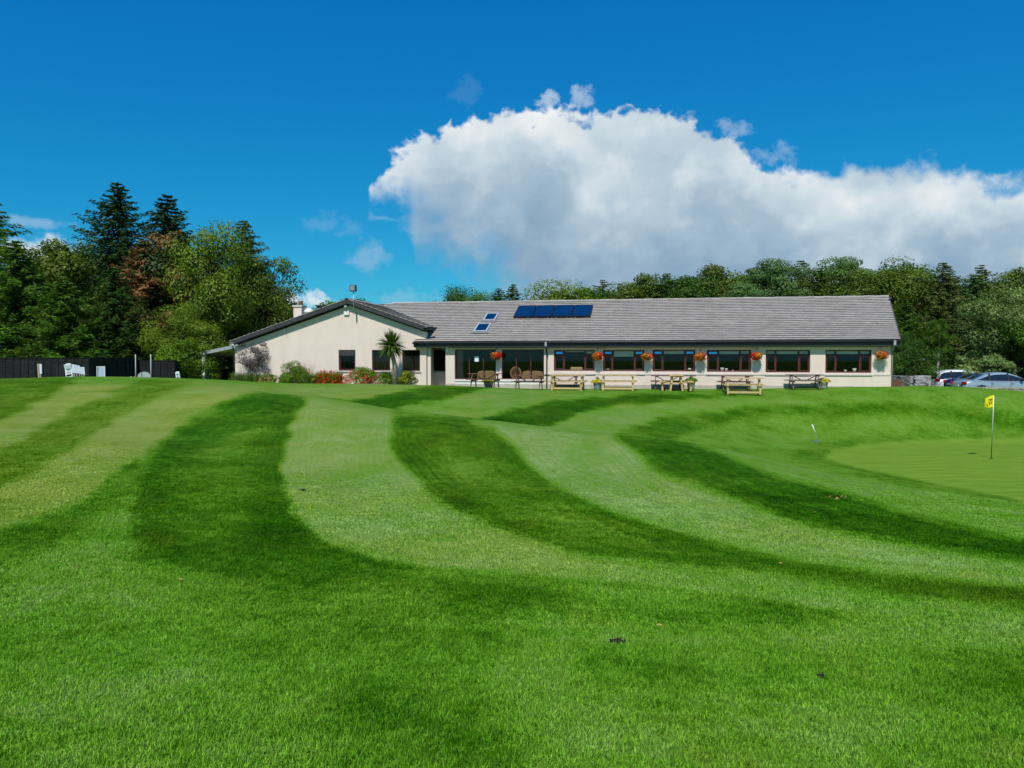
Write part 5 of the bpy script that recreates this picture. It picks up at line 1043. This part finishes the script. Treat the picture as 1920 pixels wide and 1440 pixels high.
def stand(px, Y, name, label, cat, group=None, rz=0): x = at(px, 700, Y).x; o = empty(name, (x, Y, gz(x, Y)), rz); tag(o, label, cat, group); return o
SGN = 'signs standing on the crest of the lawn'
o = stand(75, 30.5, 'post_sign', 'white plate on two wooden stakes at the far left', 'sign', SGN); k = 30.5/FPX
m = MB(); m.beam((-.03, 0, -.2), (-.07, 0, .58), .05, .04); m.build('stake', 'stake', o); m = MB(); m.beam((.02, .03, -.2), (-.02, .03, .58), .05, .04); m.build('stake', 'stake', o); m = MB(); m.box((.0, -.03, .17), (.09, -.005, .56)); m.build('plate', 'board_white', o, .006)
def aframe(px, Y, label, h, w, lean, extra=True):
    o = stand(px, Y, 'folding_sign', label, 'sign', SGN, R(8)); M = Matrix.Rotation(R(lean), 4, 'Y')
    m = MB(); N = 12; outl = [(-w/2, -.15), (w/2, -.15), (w/2, h*.88)]+[(w/2*math.cos(a), h*.88+.12*h*math.sin(a)) for a in np.linspace(.2, 2.94, 7)]+[(-w/2, h*.88)]
    m.prism(outl, -.03, .03, 1); b = m.build('board', 'plastic_white', o, .01, rot=(R(-9), R(lean), 0))
    m = MB(); m.prism([(w*.33*math.cos(a), h*.62+w*.2*math.sin(a)) for a in np.linspace(0, 6.0, 16)], -.036, -.031, 1); m.build('logo', 'logo_green', o, rot=(R(-9), R(lean), 0))
    m = MB(); m.box((-w*.33, -.036, h*.32), (w*.33, -.031, h*.42)); m.box((-w*.3, -.036, h*.46), (-w*.05, -.031, h*.50)); m.box((w*.02, -.036, h*.46), (w*.3, -.031, h*.50)); m.build('lettering', 'grey_plate', o, rot=(R(-9), R(lean), 0))
    m = MB(); m.box((-w*.36, -.036, h*.12), (w*.36, -.031, h*.24)); m.build('opening', 'black_paint', o, rot=(R(-9), R(lean), 0))
    m = MB(); m.prism([(-w/2, -.15), (w/2, -.15), (w/2, h*.9), (-w/2, h*.9)], .10, .14, 1); m.build('back_board', 'plastic_white', o, .01, rot=(R(12), R(lean), 0))
aframe(130.5, 31, 'white folding sign with green oval emblem, left of the row of staked boards', .60, .27, -9); aframe(334, 33, 'small white folding sign with dark emblem at the right end of the black fence', .33, .16, -8)
for k_, (px, top) in enumerate(((139.5, 683), (144, 684), (149, 685), (153.5, 688), (157.5, 688))):
    Y = 31+.25*k_; o = stand(px, Y, 'staked_board', ['first white board on a stake, next to the folding sign', 'second white board on a stake from the folding sign', 'middle white board of the five on stakes', 'fourth white board on a stake from the folding sign', 'last white board on a stake, nearest the dark fence corner'][k_], 'sign', 'row of white boards on stakes'); h = at(px, top, Y).z-o.location.z
    m = MB(); m.beam((0, .02, -.2), (-.01, .02, h*.9), .045, .03); m.build('stake', 'stake', o); m = MB(); m.prism([(-.055, h*.38), (.055, h*.34), (.05, h*.97), (.0, h), (-.05, h*.98)], -.012, .002, 1); m.build('plate', 'board_white', o, .005, rot=(0, R(-4), R(15)))
o = stand(189, 33, 'framed_mirror', 'small square mirror panel in a pale frame before the dark fence', 'mirror', None, R(-6)); h = at(189, 687, 33).z-o.location.z; w = .19
m = MB(); m.box((-w, 0, -.1), (-w+.03, .03, h)); m.box((w-.03, 0, -.1), (w, .03, h)); m.box((-w+.03, 0, h-.03), (w-.03, .03, h)); m.build('frame', 'plastic_white', o)
mm_, t_, out_ = mat('mirror'); gl_ = t_.new('ShaderNodeBsdfGlossy'); gl_.inputs['Roughness'].default_value = .05; gl_.inputs[0].default_value = (.8, .85, .9, 1); t_.l.new(gl_.outputs[0], out_.inputs[0])
m = MB(); m.box((-w+.03, .01, .0), (w-.03, .02, h-.03)); m.build('glass', 'mirror', o, rot=(R(-4), 0, 0))
for px, lb in ((254.5, 'left slim pale pole beside the half-round board'), (283, 'right slim pale pole beside the half-round board')):
    o = stand(px, 33.5, 'pole', lb, 'pole', 'slim poles by the half-round board'); h = at(px, 665.5, 33.5).z-o.location.z; m = MB(); m.tube([(0, 0, -.3), (0, 0, h)], .022, 8); m.build('shaft', 'grey_plate', o); m = MB(); m.lathe([(.026, h-.03), (.026, h+.01), (0, h+.015)], 8); m.build('cap', 'white_paint', o)
o = stand(270.5, 33.6, 'half_round_board', 'pale half-round board standing between two slim poles', 'board', None); h = at(270, 697, 33.6).z-o.location.z
m = MB(); m.prism([(.30*math.cos(a), h-.30*.85+.30*.85*math.sin(a)) for a in np.linspace(0, math.pi, 17)]+[(-.3, -.2), (.3, -.2)], -.02, .02, 1); m.build('board', 'grey_plate', o); m = MB(); m.box((-.115, -.026, -.1), (-.09, -.0215, h-.02)); m.build('slot', 'black_paint', o)
o = stand(249, 33, 'tee_marker', 'small white and orange marker beside the left slim pole', 'marker', None); m = MB(); m.lathe([(0, 0), (.07, 0), (.08, .05), (.05, .1), (0, .11)], 10, (-.08, 0, 0)); m.build('white_cap', 'white_paint', o); m = MB(); m.lathe([(0, 0), (.06, 0), (.05, .1), (0, .14)], 10, (.08, 0, 0)); m.build('orange_cap', 'terracotta', o)
p = HM @ Vector((U(391, .3), .3, 0)); gzz = gz(p.x, p.y); o = empty('litter_bin', (p.x, p.y, gzz), -HA); tag(o, 'green bin with a round green sign on top, under the canopy', 'bin'); zt_ = at(391, 689.5, p.y).z-gzz
m = MB(); m.lathe([(0, 0), (.17, 0), (.18, .05), (.18, zt_-.52), (.19, zt_-.50), (.19, zt_-.45), (0, zt_-.44)], 14); m.build('body', 'bin_green', o); m = MB(); m.tube([(0, .1, zt_-.5), (0, .1, zt_-.15)], .03, 8); m.build('bracket', 'grey_plate', o)
m = MB(); m.prism([(.16*math.cos(a), zt_-.13+.13*math.sin(a)) for a in np.linspace(0, 6.0, 18)], .0, .04, 1); m.build('round_sign', 'logo_green', o); m = MB(); m.prism([(.09*math.cos(a), zt_-.13+.06*math.sin(a)) for a in np.linspace(0, 6.0, 14)], -.006, -.001, 1); m.build('emblem', 'grey_plate', o)
# ------------------------------------------------------------------ stone walls by the car park
def stone_mesh(seed, material):
    r = np.random.default_rng(seed); bm = bmesh.new(); bmesh.ops.create_cube(bm, size=1); bmesh.ops.subdivide_edges(bm, edges=bm.edges, cuts=1, use_grid_fill=True)
    for v in bm.verts:
        c = np.array(v.co); k = np.abs(c).sum(); v.co = Vector(c*(1.06-.14*(k > 1.2))+r.normal(size=3)*.045)
    me = bpy.data.meshes.new('stone'); bm.to_mesh(me); bm.free(); me.materials.append(MAT[material]); return me
SA = [stone_mesh(k, 'stone_a') for k in range(6)]; SB = [stone_mesh(20+k, 'stone_b') for k in range(6)]
def stone_wall(name, label, p0, p1, z0, heights, tops, thick, meshes, lw):
    p0, p1 = Vector(p0), Vector(p1); d = p1-p0; L = d.length; a = math.atan2(d.y, d.x); root = empty(name, (p0.x, p0.y, 0), a); tag(root, label, 'wall'); r = random.Random(hash(lw) % 99)
    core = MB(); core.box((.03, -thick*.35, z0-.3), (L-.03, thick*.35, z0+heights-.06)); core.build('core', 'stone_a', root)
    z = z0; 
    while z < z0+heights-.05:
        h = min(r.uniform(.10, .17), z0+heights-z); x = -r.uniform(0, .1)
        while x < L:
            w = min(r.uniform(lw*.6, lw*1.5), L-x+.05)
            if w > .06: o = link('stone', r.choice(meshes), root, (x+w/2, -thick*.28+r.uniform(-.015, .015), z+h/2), (0, r.uniform(-.04, .04), 0), (w*.98, thick*.5, h*.98))
            x += w
        z += h
    if tops:
        x = 0
        while x < L: w = r.uniform(.4, .75); link('cap_stone', r.choice(meshes), root, (x+w/2, 0, z+.055+r.uniform(-.012, .012)), (0, 0, r.uniform(-.03, .03)), (w*.98, thick*1.1, .11)); x += w
gA = at(1680, 730, 42.0); gB = at(1713, 730, 40.6); gC = at(1738, 730, 40.2)
stone_wall('stone_wall', 'grey rubble stone wall angled back beside the end wall', (gA.x, 42.6, 0), (gB.x, 40.6, 0), -.1, .88, False, .4, SA, .24)
stone_wall('stone_wall', 'grey rubble stone wall facing the lawn, left of the parked cars', (gB.x+.05, 40.5, 0), (gC.x+.18, 40.3, 0), -.1, .92, False, .4, SA, .26)
lA, lB = at(1738, 730, 39.6), at(2010, 738, 38.6); stone_wall('low_stone_wall', 'low capped stone wall in front of the parked cars', (lA.x, 39.6, 0), (lB.x, 38.6, 0), -.15, .29, True, .34, SB, .4)
m = MB(); m.box((-.04, -.04, -.2), (.04, .04, .42)); o = m.build('wooden_post', 'brown_timber', None, .008, loc=(lA.x-.06, 39.45, 0)); tag(o, 'short dark post at the left end of the low stone wall', 'post')
m = MB(); b = at(1681, 730, 41.2); o = empty('wooden_crate', (b.x, 41.2, gz(b.x, 41.2)), -HA); tag(o, 'dark red-brown slatted crate by the end wall', 'crate')
for k in range(5): m = MB(); m.box((-.26+k*.11, -.02, 0), (-.17+k*.11, .02, .42)); m.build('slat', 'brown_timber', o)
for z in (.05, .33): m = MB(); m.box((-.27, .021, z), (.28, .05, z+.06)); m.build('rail', 'brown_timber', o)
# car park surface
m = MB(); m.add([(24.8, 43.2, -.49), (60, 40, -.49), (60, 58, -.49), (24.8, 60, -.49)], [(0, 1, 2, 3)]); o = m.build('car_park', 'asphalt'); tag(o, 'grey asphalt of the car park', 'car park', kind='structure')
# ------------------------------------------------------------------ cars
def paint(name, col, metal=.55):
    m, t, out = mat(name); b = t.new('ShaderNodeBsdfPrincipled'); t.l.new(b.outputs[0], out.inputs[0]); b.inputs['Base Color'].default_value = c4(col); b.inputs['Metallic'].default_value = metal; b.inputs['Roughness'].default_value = .32; b.inputs['Coat Weight'].default_value = .8; b.inputs['Coat Roughness'].default_value = .04
    n = t.noise(t.new('ShaderNodeTexCoord').outputs['Object'], 3, 3); t.l.new(t.mr(n, .3, .7, .26, .40), b.inputs['Roughness'])
paint('paint_steel', (.30, .40, .47), .25); paint('paint_silver', (.80, .81, .82), .15); paint('paint_blue', (.01, .03, .22), .3)
pbr('car_glass', (.012, .016, .02), .05, .1, 3, spec=.8, coat=.5); pbr('tyre', (.012, .012, .012), .85, .2, 20); pbr('rim', (.45, .46, .47), .35, .1, 9, metal=.8); pbr('tail_red', (.32, .008, .012), .2, .2, 20, coat=.6); pbr('trim_black', (.01, .01, .01), .5, .2, 9); pbr('lamp_clear', (.7, .72, .75), .15, .05, 9, coat=.8)
def car(label, body, loc, rz, estate=False, group='cars parked behind the low stone wall', Lc=4.8, Wc=1.80, Ht=1.45):
    root = empty('parked_car', loc, rz); tag(root, label, 'car', group)
    xs = np.array([0, .05, .2, .5, .9, 1.4, 2.0, 2.7, 3.3, 3.7, 4.1, 4.4, 4.62, 4.75, 4.8])*Lc/4.8
    deck = np.array([.62, .84, .95, 1.0, 1.0, .965, .955, .95, .945, .93, .89, .84, .77, .66, .5]) if not estate else np.array([.62, .86, .95, .97, .97, .965, .955, .95, .945, .93, .89, .84, .77, .66, .5])
    hw = np.array([.66, .78, .84, .88, .9, .9, .9, .9, .9, .9, .88, .85, .78, .68, .55])*Wc/1.8; low = np.array([.36, .28, .24, .22, .2, .2, .2, .2, .2, .2, .2, .21, .23, .28, .36])
    m = MB(); ring = 8; vs = []
    for x, d, h, l in zip(xs, deck, hw, low):
        half = [(h*.86, l), (h*.985, l+.16), (h, (l+d)/2), (h*.985, d-.14), (h*.93, d-.045), (h*.80, d-.005), (h*.4, d+.02)]
        full = [(a, b) for a, b in half]+[(-a, b) for a, b in reversed(half)]; vs += [(x, a, b) for a, b in full]
    k = 14; fs = [(i*k+j, i*k+(j+1) % k, (i+1)*k+(j+1) % k, (i+1)*k+j) for i in range(len(xs)-1) for j in range(k)]+[tuple(range(k)), tuple(reversed(range((len(xs)-1)*k, len(xs)*k)))]
    m.add(vs, fs, 0, True); b = m.build('body', body, root); sm = b.modifiers.new('smooth', 'SUBSURF'); sm.levels = sm.render_levels = 1
    # cabin
    if estate: cb = [(.10, .93, .74), (.28, 1.30, .66), (.42, Ht-.06, .60), (.9, Ht, .58), (1.8, Ht+.01, .58), (2.35, Ht-.05, .58), (2.8, 1.22, .64), (3.45, .95, .74)]
    else: cb = [(.62, .96, .74), (.95, 1.12, .70), (1.35, 1.33, .62), (1.75, Ht-.03, .57), (2.25, Ht, .56), (2.65, Ht-.04, .57), (3.05, 1.24, .63), (3.65, .95, .74)]
    cb = [(x*Lc/4.8, z, w*Wc/1.8) for x, z, w in cb]; vs = []
    for x, z, w in cb: vs += [(x, .80*Wc/1.8, .92), (x, w+.02+(.8*Wc/1.8-w)*.12, z-.07 if z > 1.1 else z-.02), (x, w*.85, z), (x, -w*.85, z), (x, -(w+.02+(.8*Wc/1.8-w)*.12), z-.07 if z > 1.1 else z-.02), (x, -.80*Wc/1.8, .92)]
    m = MB(); n = len(cb); k = 6; fs = []; mi = []
    for i in range(n-1):
        for j in range(5):
            f = (i*k+j, i*k+j+1, (i+1)*k+j+1, (i+1)*k+j); top = j in (1, 2, 3); steep = i in (0, 1, n-2, n-3) if not estate else i in (0, n-2, n-3)
            gl = (j in (0, 4)) or (top and j == 2 and ((i <= (1 if not estate else 0)) or i >= n-3))
            m.add([vs[q] for q in f], [(0, 1, 2, 3)], 1 if gl else 0, True)
    me_ = m.mesh('cabin', [body, 'car_glass']); bm = bmesh.new(); bm.from_mesh(me_); bmesh.ops.remove_doubles(bm, verts=bm.verts, dist=.001); bmesh.ops.recalc_face_normals(bm, faces=bm.faces); bm.to_mesh(me_); bm.free(); c = link('cabin', me_, root); sm = c.modifiers.new('smooth', 'SUBSURF'); sm.levels = sm.render_levels = 2
    for s in (-1, 1):
        for px_ in ((1.45, 2.45) if not estate else (.95, 2.0)):   # pillars
            x = px_*Lc/4.8; q = MB(); q.beam((x, s*.81*Wc/1.8, .93), (x+.02, s*.635*Wc/1.8, Ht-.085), .02, .09, up=(1, 0, 0)); q.build('pillar', 'trim_black', root)
        q = MB(); q.tube([(x_*Lc/4.8, s*(.905*Wc/1.8), z_) for x_, z_ in ((.35, .97), (1.2, .945), (2.4, .93), (3.4, .925))], .012, 5); q.build('beltline_trim', 'galv', root)
        for x_ in (1.55, 2.65): q = MB(); q.box((x_*Lc/4.8-.09, s*.905*Wc/1.8-.015, .79), (x_*Lc/4.8+.09, s*.905*Wc/1.8+.025, .82)); q.build('door_handle', body, root, .008)
        for x_ in (1.5, 2.52): q = MB(); q.beam((x_*Lc/4.8, s*.898*Wc/1.8, .3), (x_*Lc/4.8+.02, s*.895*Wc/1.8, .90), .012, .012); q.build('door_gap', 'trim_black', root)
        q = MB(); q.lathe([(0, 0), (.06, .01), (.09, .08), (.08, .16), (0, .19)], 10); q.build('wing_mirror', 'trim_black', root, loc=(3.1*Lc/4.8, s*.98*Wc/1.8, .93), scale=(1, 1.1, 1))
        q = MB(); q.box((-.02, -.16, -.09), (.2, .12, .09)); q.build('tail_light', 'tail_red', root, .03, loc=(.04, s*.70*Wc/1.8, .80 if not estate else .86), rot=(0, 0, R(-28*s)))
        q = MB(); q.box((-.2, -.14, -.07), (.05, .12, .07)); q.build('headlight', 'lamp_clear', root, .03, loc=(Lc-.22, s*.66*Wc/1.8, .67), rot=(0, 0, R(30*s)))
        for x_ in (.95, 3.72):
            w = empty('wheel', (x_*Lc/4.8, s*.80*Wc/1.8, .32), 0, root); q = MB(); q.lathe([(.20, -.1), (.30, -.105), (.325, -.06), (.325, .06), (.30, .105), (.20, .1)], 22); q.build('tyre', 'tyre', w, rot=(R(90), 0, 0))
            q = MB(); q.lathe([(0, .07*1), (.06, .085), (.08, .07), (.19, .075), (.205, .1)], 20); q.lathe([(0, -.07), (.06, -.085), (.08, -.07), (.19, -.075), (.205, -.1)], 20); q.build('rim', 'rim', w, rot=(R(90), 0, 0))
            q = MB(); q.tube([(x_*Lc/4.8+.37*math.cos(a), s*.905*Wc/1.8, .32+.37*math.sin(a)) for a in np.linspace(-.1, math.pi+.1, 14)], .03, 6, cap=False); q.build('wheel_arch', 'trim_black', root)
    q = MB(); q.box((-.015, -.26, .60), (.02, .26, .72)); q.build('number_plate', 'lamp_clear', root)
    q = MB(); q.box((-.03, -.80*Wc/1.8, .38), (.05, .80*Wc/1.8, .50)); q.build('bumper', body, root, .03)
    return root
car('blue-grey saloon car behind the low stone wall', 'paint_steel', (at(1793, 710, 44.3).x, 44.3, -.49), R(-4)); car('dark blue saloon car mostly hidden between the saloon and the silver car', 'paint_blue', (at(1781, 710, 46.8).x, 46.9, -.49), R(-3), Ht=1.36); car('silver estate car nearest the stone wall corner', 'paint_silver', (at(1745.5, 710, 49.5).x, 49.5, -.49), R(-3), True, Lc=4.6, Ht=1.52)
# ------------------------------------------------------------------ on the green
fb = unproj(1858.5, 860, 17); o = empty('flagstick', fb); tag(o, 'golf flagstick with yellow flag standing on the putting green', 'flagstick'); top = at(1863.5, 742, fb.y)-fb; mid = top*.345
m = MB(); m.tube([(0, 0, -.05), mid], .011, 8); m.build('pole_foot', 'black_paint', o); m = MB(); m.tube([mid, top], .0115, 8); m.build('pole', 'white_gloss', o); m = MB(); m.lathe([(0, .02), (.055, .02), (.055, .004), (.07, .004)], 16); m.build('cup_rim', 'black_paint', o)
m = MB(); nu, nv = 12, 8; fw_, fh_ = .33, .40
def fpt(u, v, off=0.):                                      # u away from the pole (to the left), v downwards
    x = -u*fw_*(1-.12*v)-.0; z = -v*fh_-u*u*.10*(1-v)*1.0+.02-.05*u*math.sin(3*u); y = .05*math.sin(u*5+v*2)*u+off; return Vector((top.x*(1-.18*v)+x, top.y+y, top.z+z))
for s in (-.002, .002):
    for i_ in range(nu):
        for j_ in range(nv): m.add([fpt(i_/nu, j_/nv, s), fpt((i_+1)/nu, j_/nv, s), fpt((i_+1)/nu, (j_+1)/nv, s), fpt(i_/nu, (j_+1)/nv, s)], [(0, 1, 2, 3)], 0, True)
m.build('flag', 'flag_yellow', o)
m = MB()
for c_ in ([(.30+.13*math.cos(a), .50+.20*math.sin(a)) for a in np.linspace(.3, 5.6, 12)], [(.50+.12*math.cos(a), .42+.17*math.sin(a)) for a in np.linspace(0, 5.4, 12)], [(.22, .25), (.32, .35), (.45, .62), (.56, .8)], [(.75, .62), (.80, .75), (.72, .86)], [(.14, .3), (.2, .5), (.16, .7)]): m.tube([fpt(u, v, -.008) for u, v in c_], .008, 5)
m.build('emblem', 'black_paint', o)
hd = unproj(1532, 829.5, 18); o = empty('golf_club', hd); tag(o, 'golf club with white grip leaning upright at the edge of the green', 'golf club'); g0 = at(1529.5, 812.5, hd.y+.05)-hd; g1 = at(1522.8, 796, hd.y+.1)-hd
m = MB(); m.tube([(0, 0, .03), g0], .006, 6); m.build('shaft', 'galv', o); m = MB(); m.tube([g0, (g0+g1)/2, g1], [.016, .018, .024], 8); m.build('grip', 'white_gloss', o)
m = MB(); m.box((-.16, -.05, .0), (.10, .05, .05)); m.build('head', 'blue_steel', o, .015)
lf = unproj(1567, 940, 8); o = empty('dry_leaves', lf); tag(o, 'little curl of dry brown leaves lying on the mound', 'leaves'); r = random.Random(4)
for k in range(7):
    m = MB(); a = r.uniform(0, 6.28); x, y = (k-3)*.05, r.uniform(-.04, .04); m.add([(x-.04, y, .05), (x, y-.03, .085+r.uniform(0, .04)), (x+.045, y, .06), (x, y+.03, .09)], [(0, 1, 2, 3)]); m.build('leaf', 'dry_leaf', o, rot=(r.uniform(-.5, .5), 0, 0))
for (px, py, s, lb) in ((1158, 1207, .024, 'largest dark soil clod on the near lawn'), (1538, 1274, .012, 'small dark soil clod at the lower right of the lawn'), (568, 921, .025, 'tiny dark clod on the pale stripe at left')):
    q = unproj(px, py); o = empty('soil_clod', q); tag(o, lb, 'soil clod', 'soil clods on the lawn'); r = np.random.default_rng(int(px)); bm = bmesh.new(); bmesh.ops.create_icosphere(bm, subdivisions=2, radius=1)
    for v in bm.verts: v.co = Vector(np.array(v.co)*[1.5*s, 1.0*s, .55*s]*(1+r.normal()*.16))+Vector((0, 0, .018))
    me = bpy.data.meshes.new('clod'); bm.to_mesh(me); bm.free(); me.materials.append(MAT['soil']); link('clod', me, o)
    m = MB()
    for k in range(6): a = r.uniform(0, 6.28); x, y = math.cos(a)*s*1.9, math.sin(a)*s*1.2; m.lathe([(0, .03), (s*.25, .025), (s*.2, .0)], 6, (x, y, 0))
    m.build('crumbs', 'soil', o)
for px, py, lb in ((338, 1094, 'pale fallen leaf fragment on the lower left lawn'), (1464, 1062, 'pale fallen leaf fragment on the right middle lawn'), (1236, 1182, 'brownish leaf fragment left of the soil clods'), (1528, 965, 'fallen leaf fragment below the dry leaf curl')):
    q = unproj(px, py); m = MB(); m.add([(-.022, 0, .03), (0, -.014, .036), (.024, 0, .031), (0, .014, .04)], [(0, 1, 2, 3)]); o = m.build('fallen_leaf', 'dry_leaf', None, loc=q); tag(o, lb, 'leaf', 'fallen leaves on the lawn')
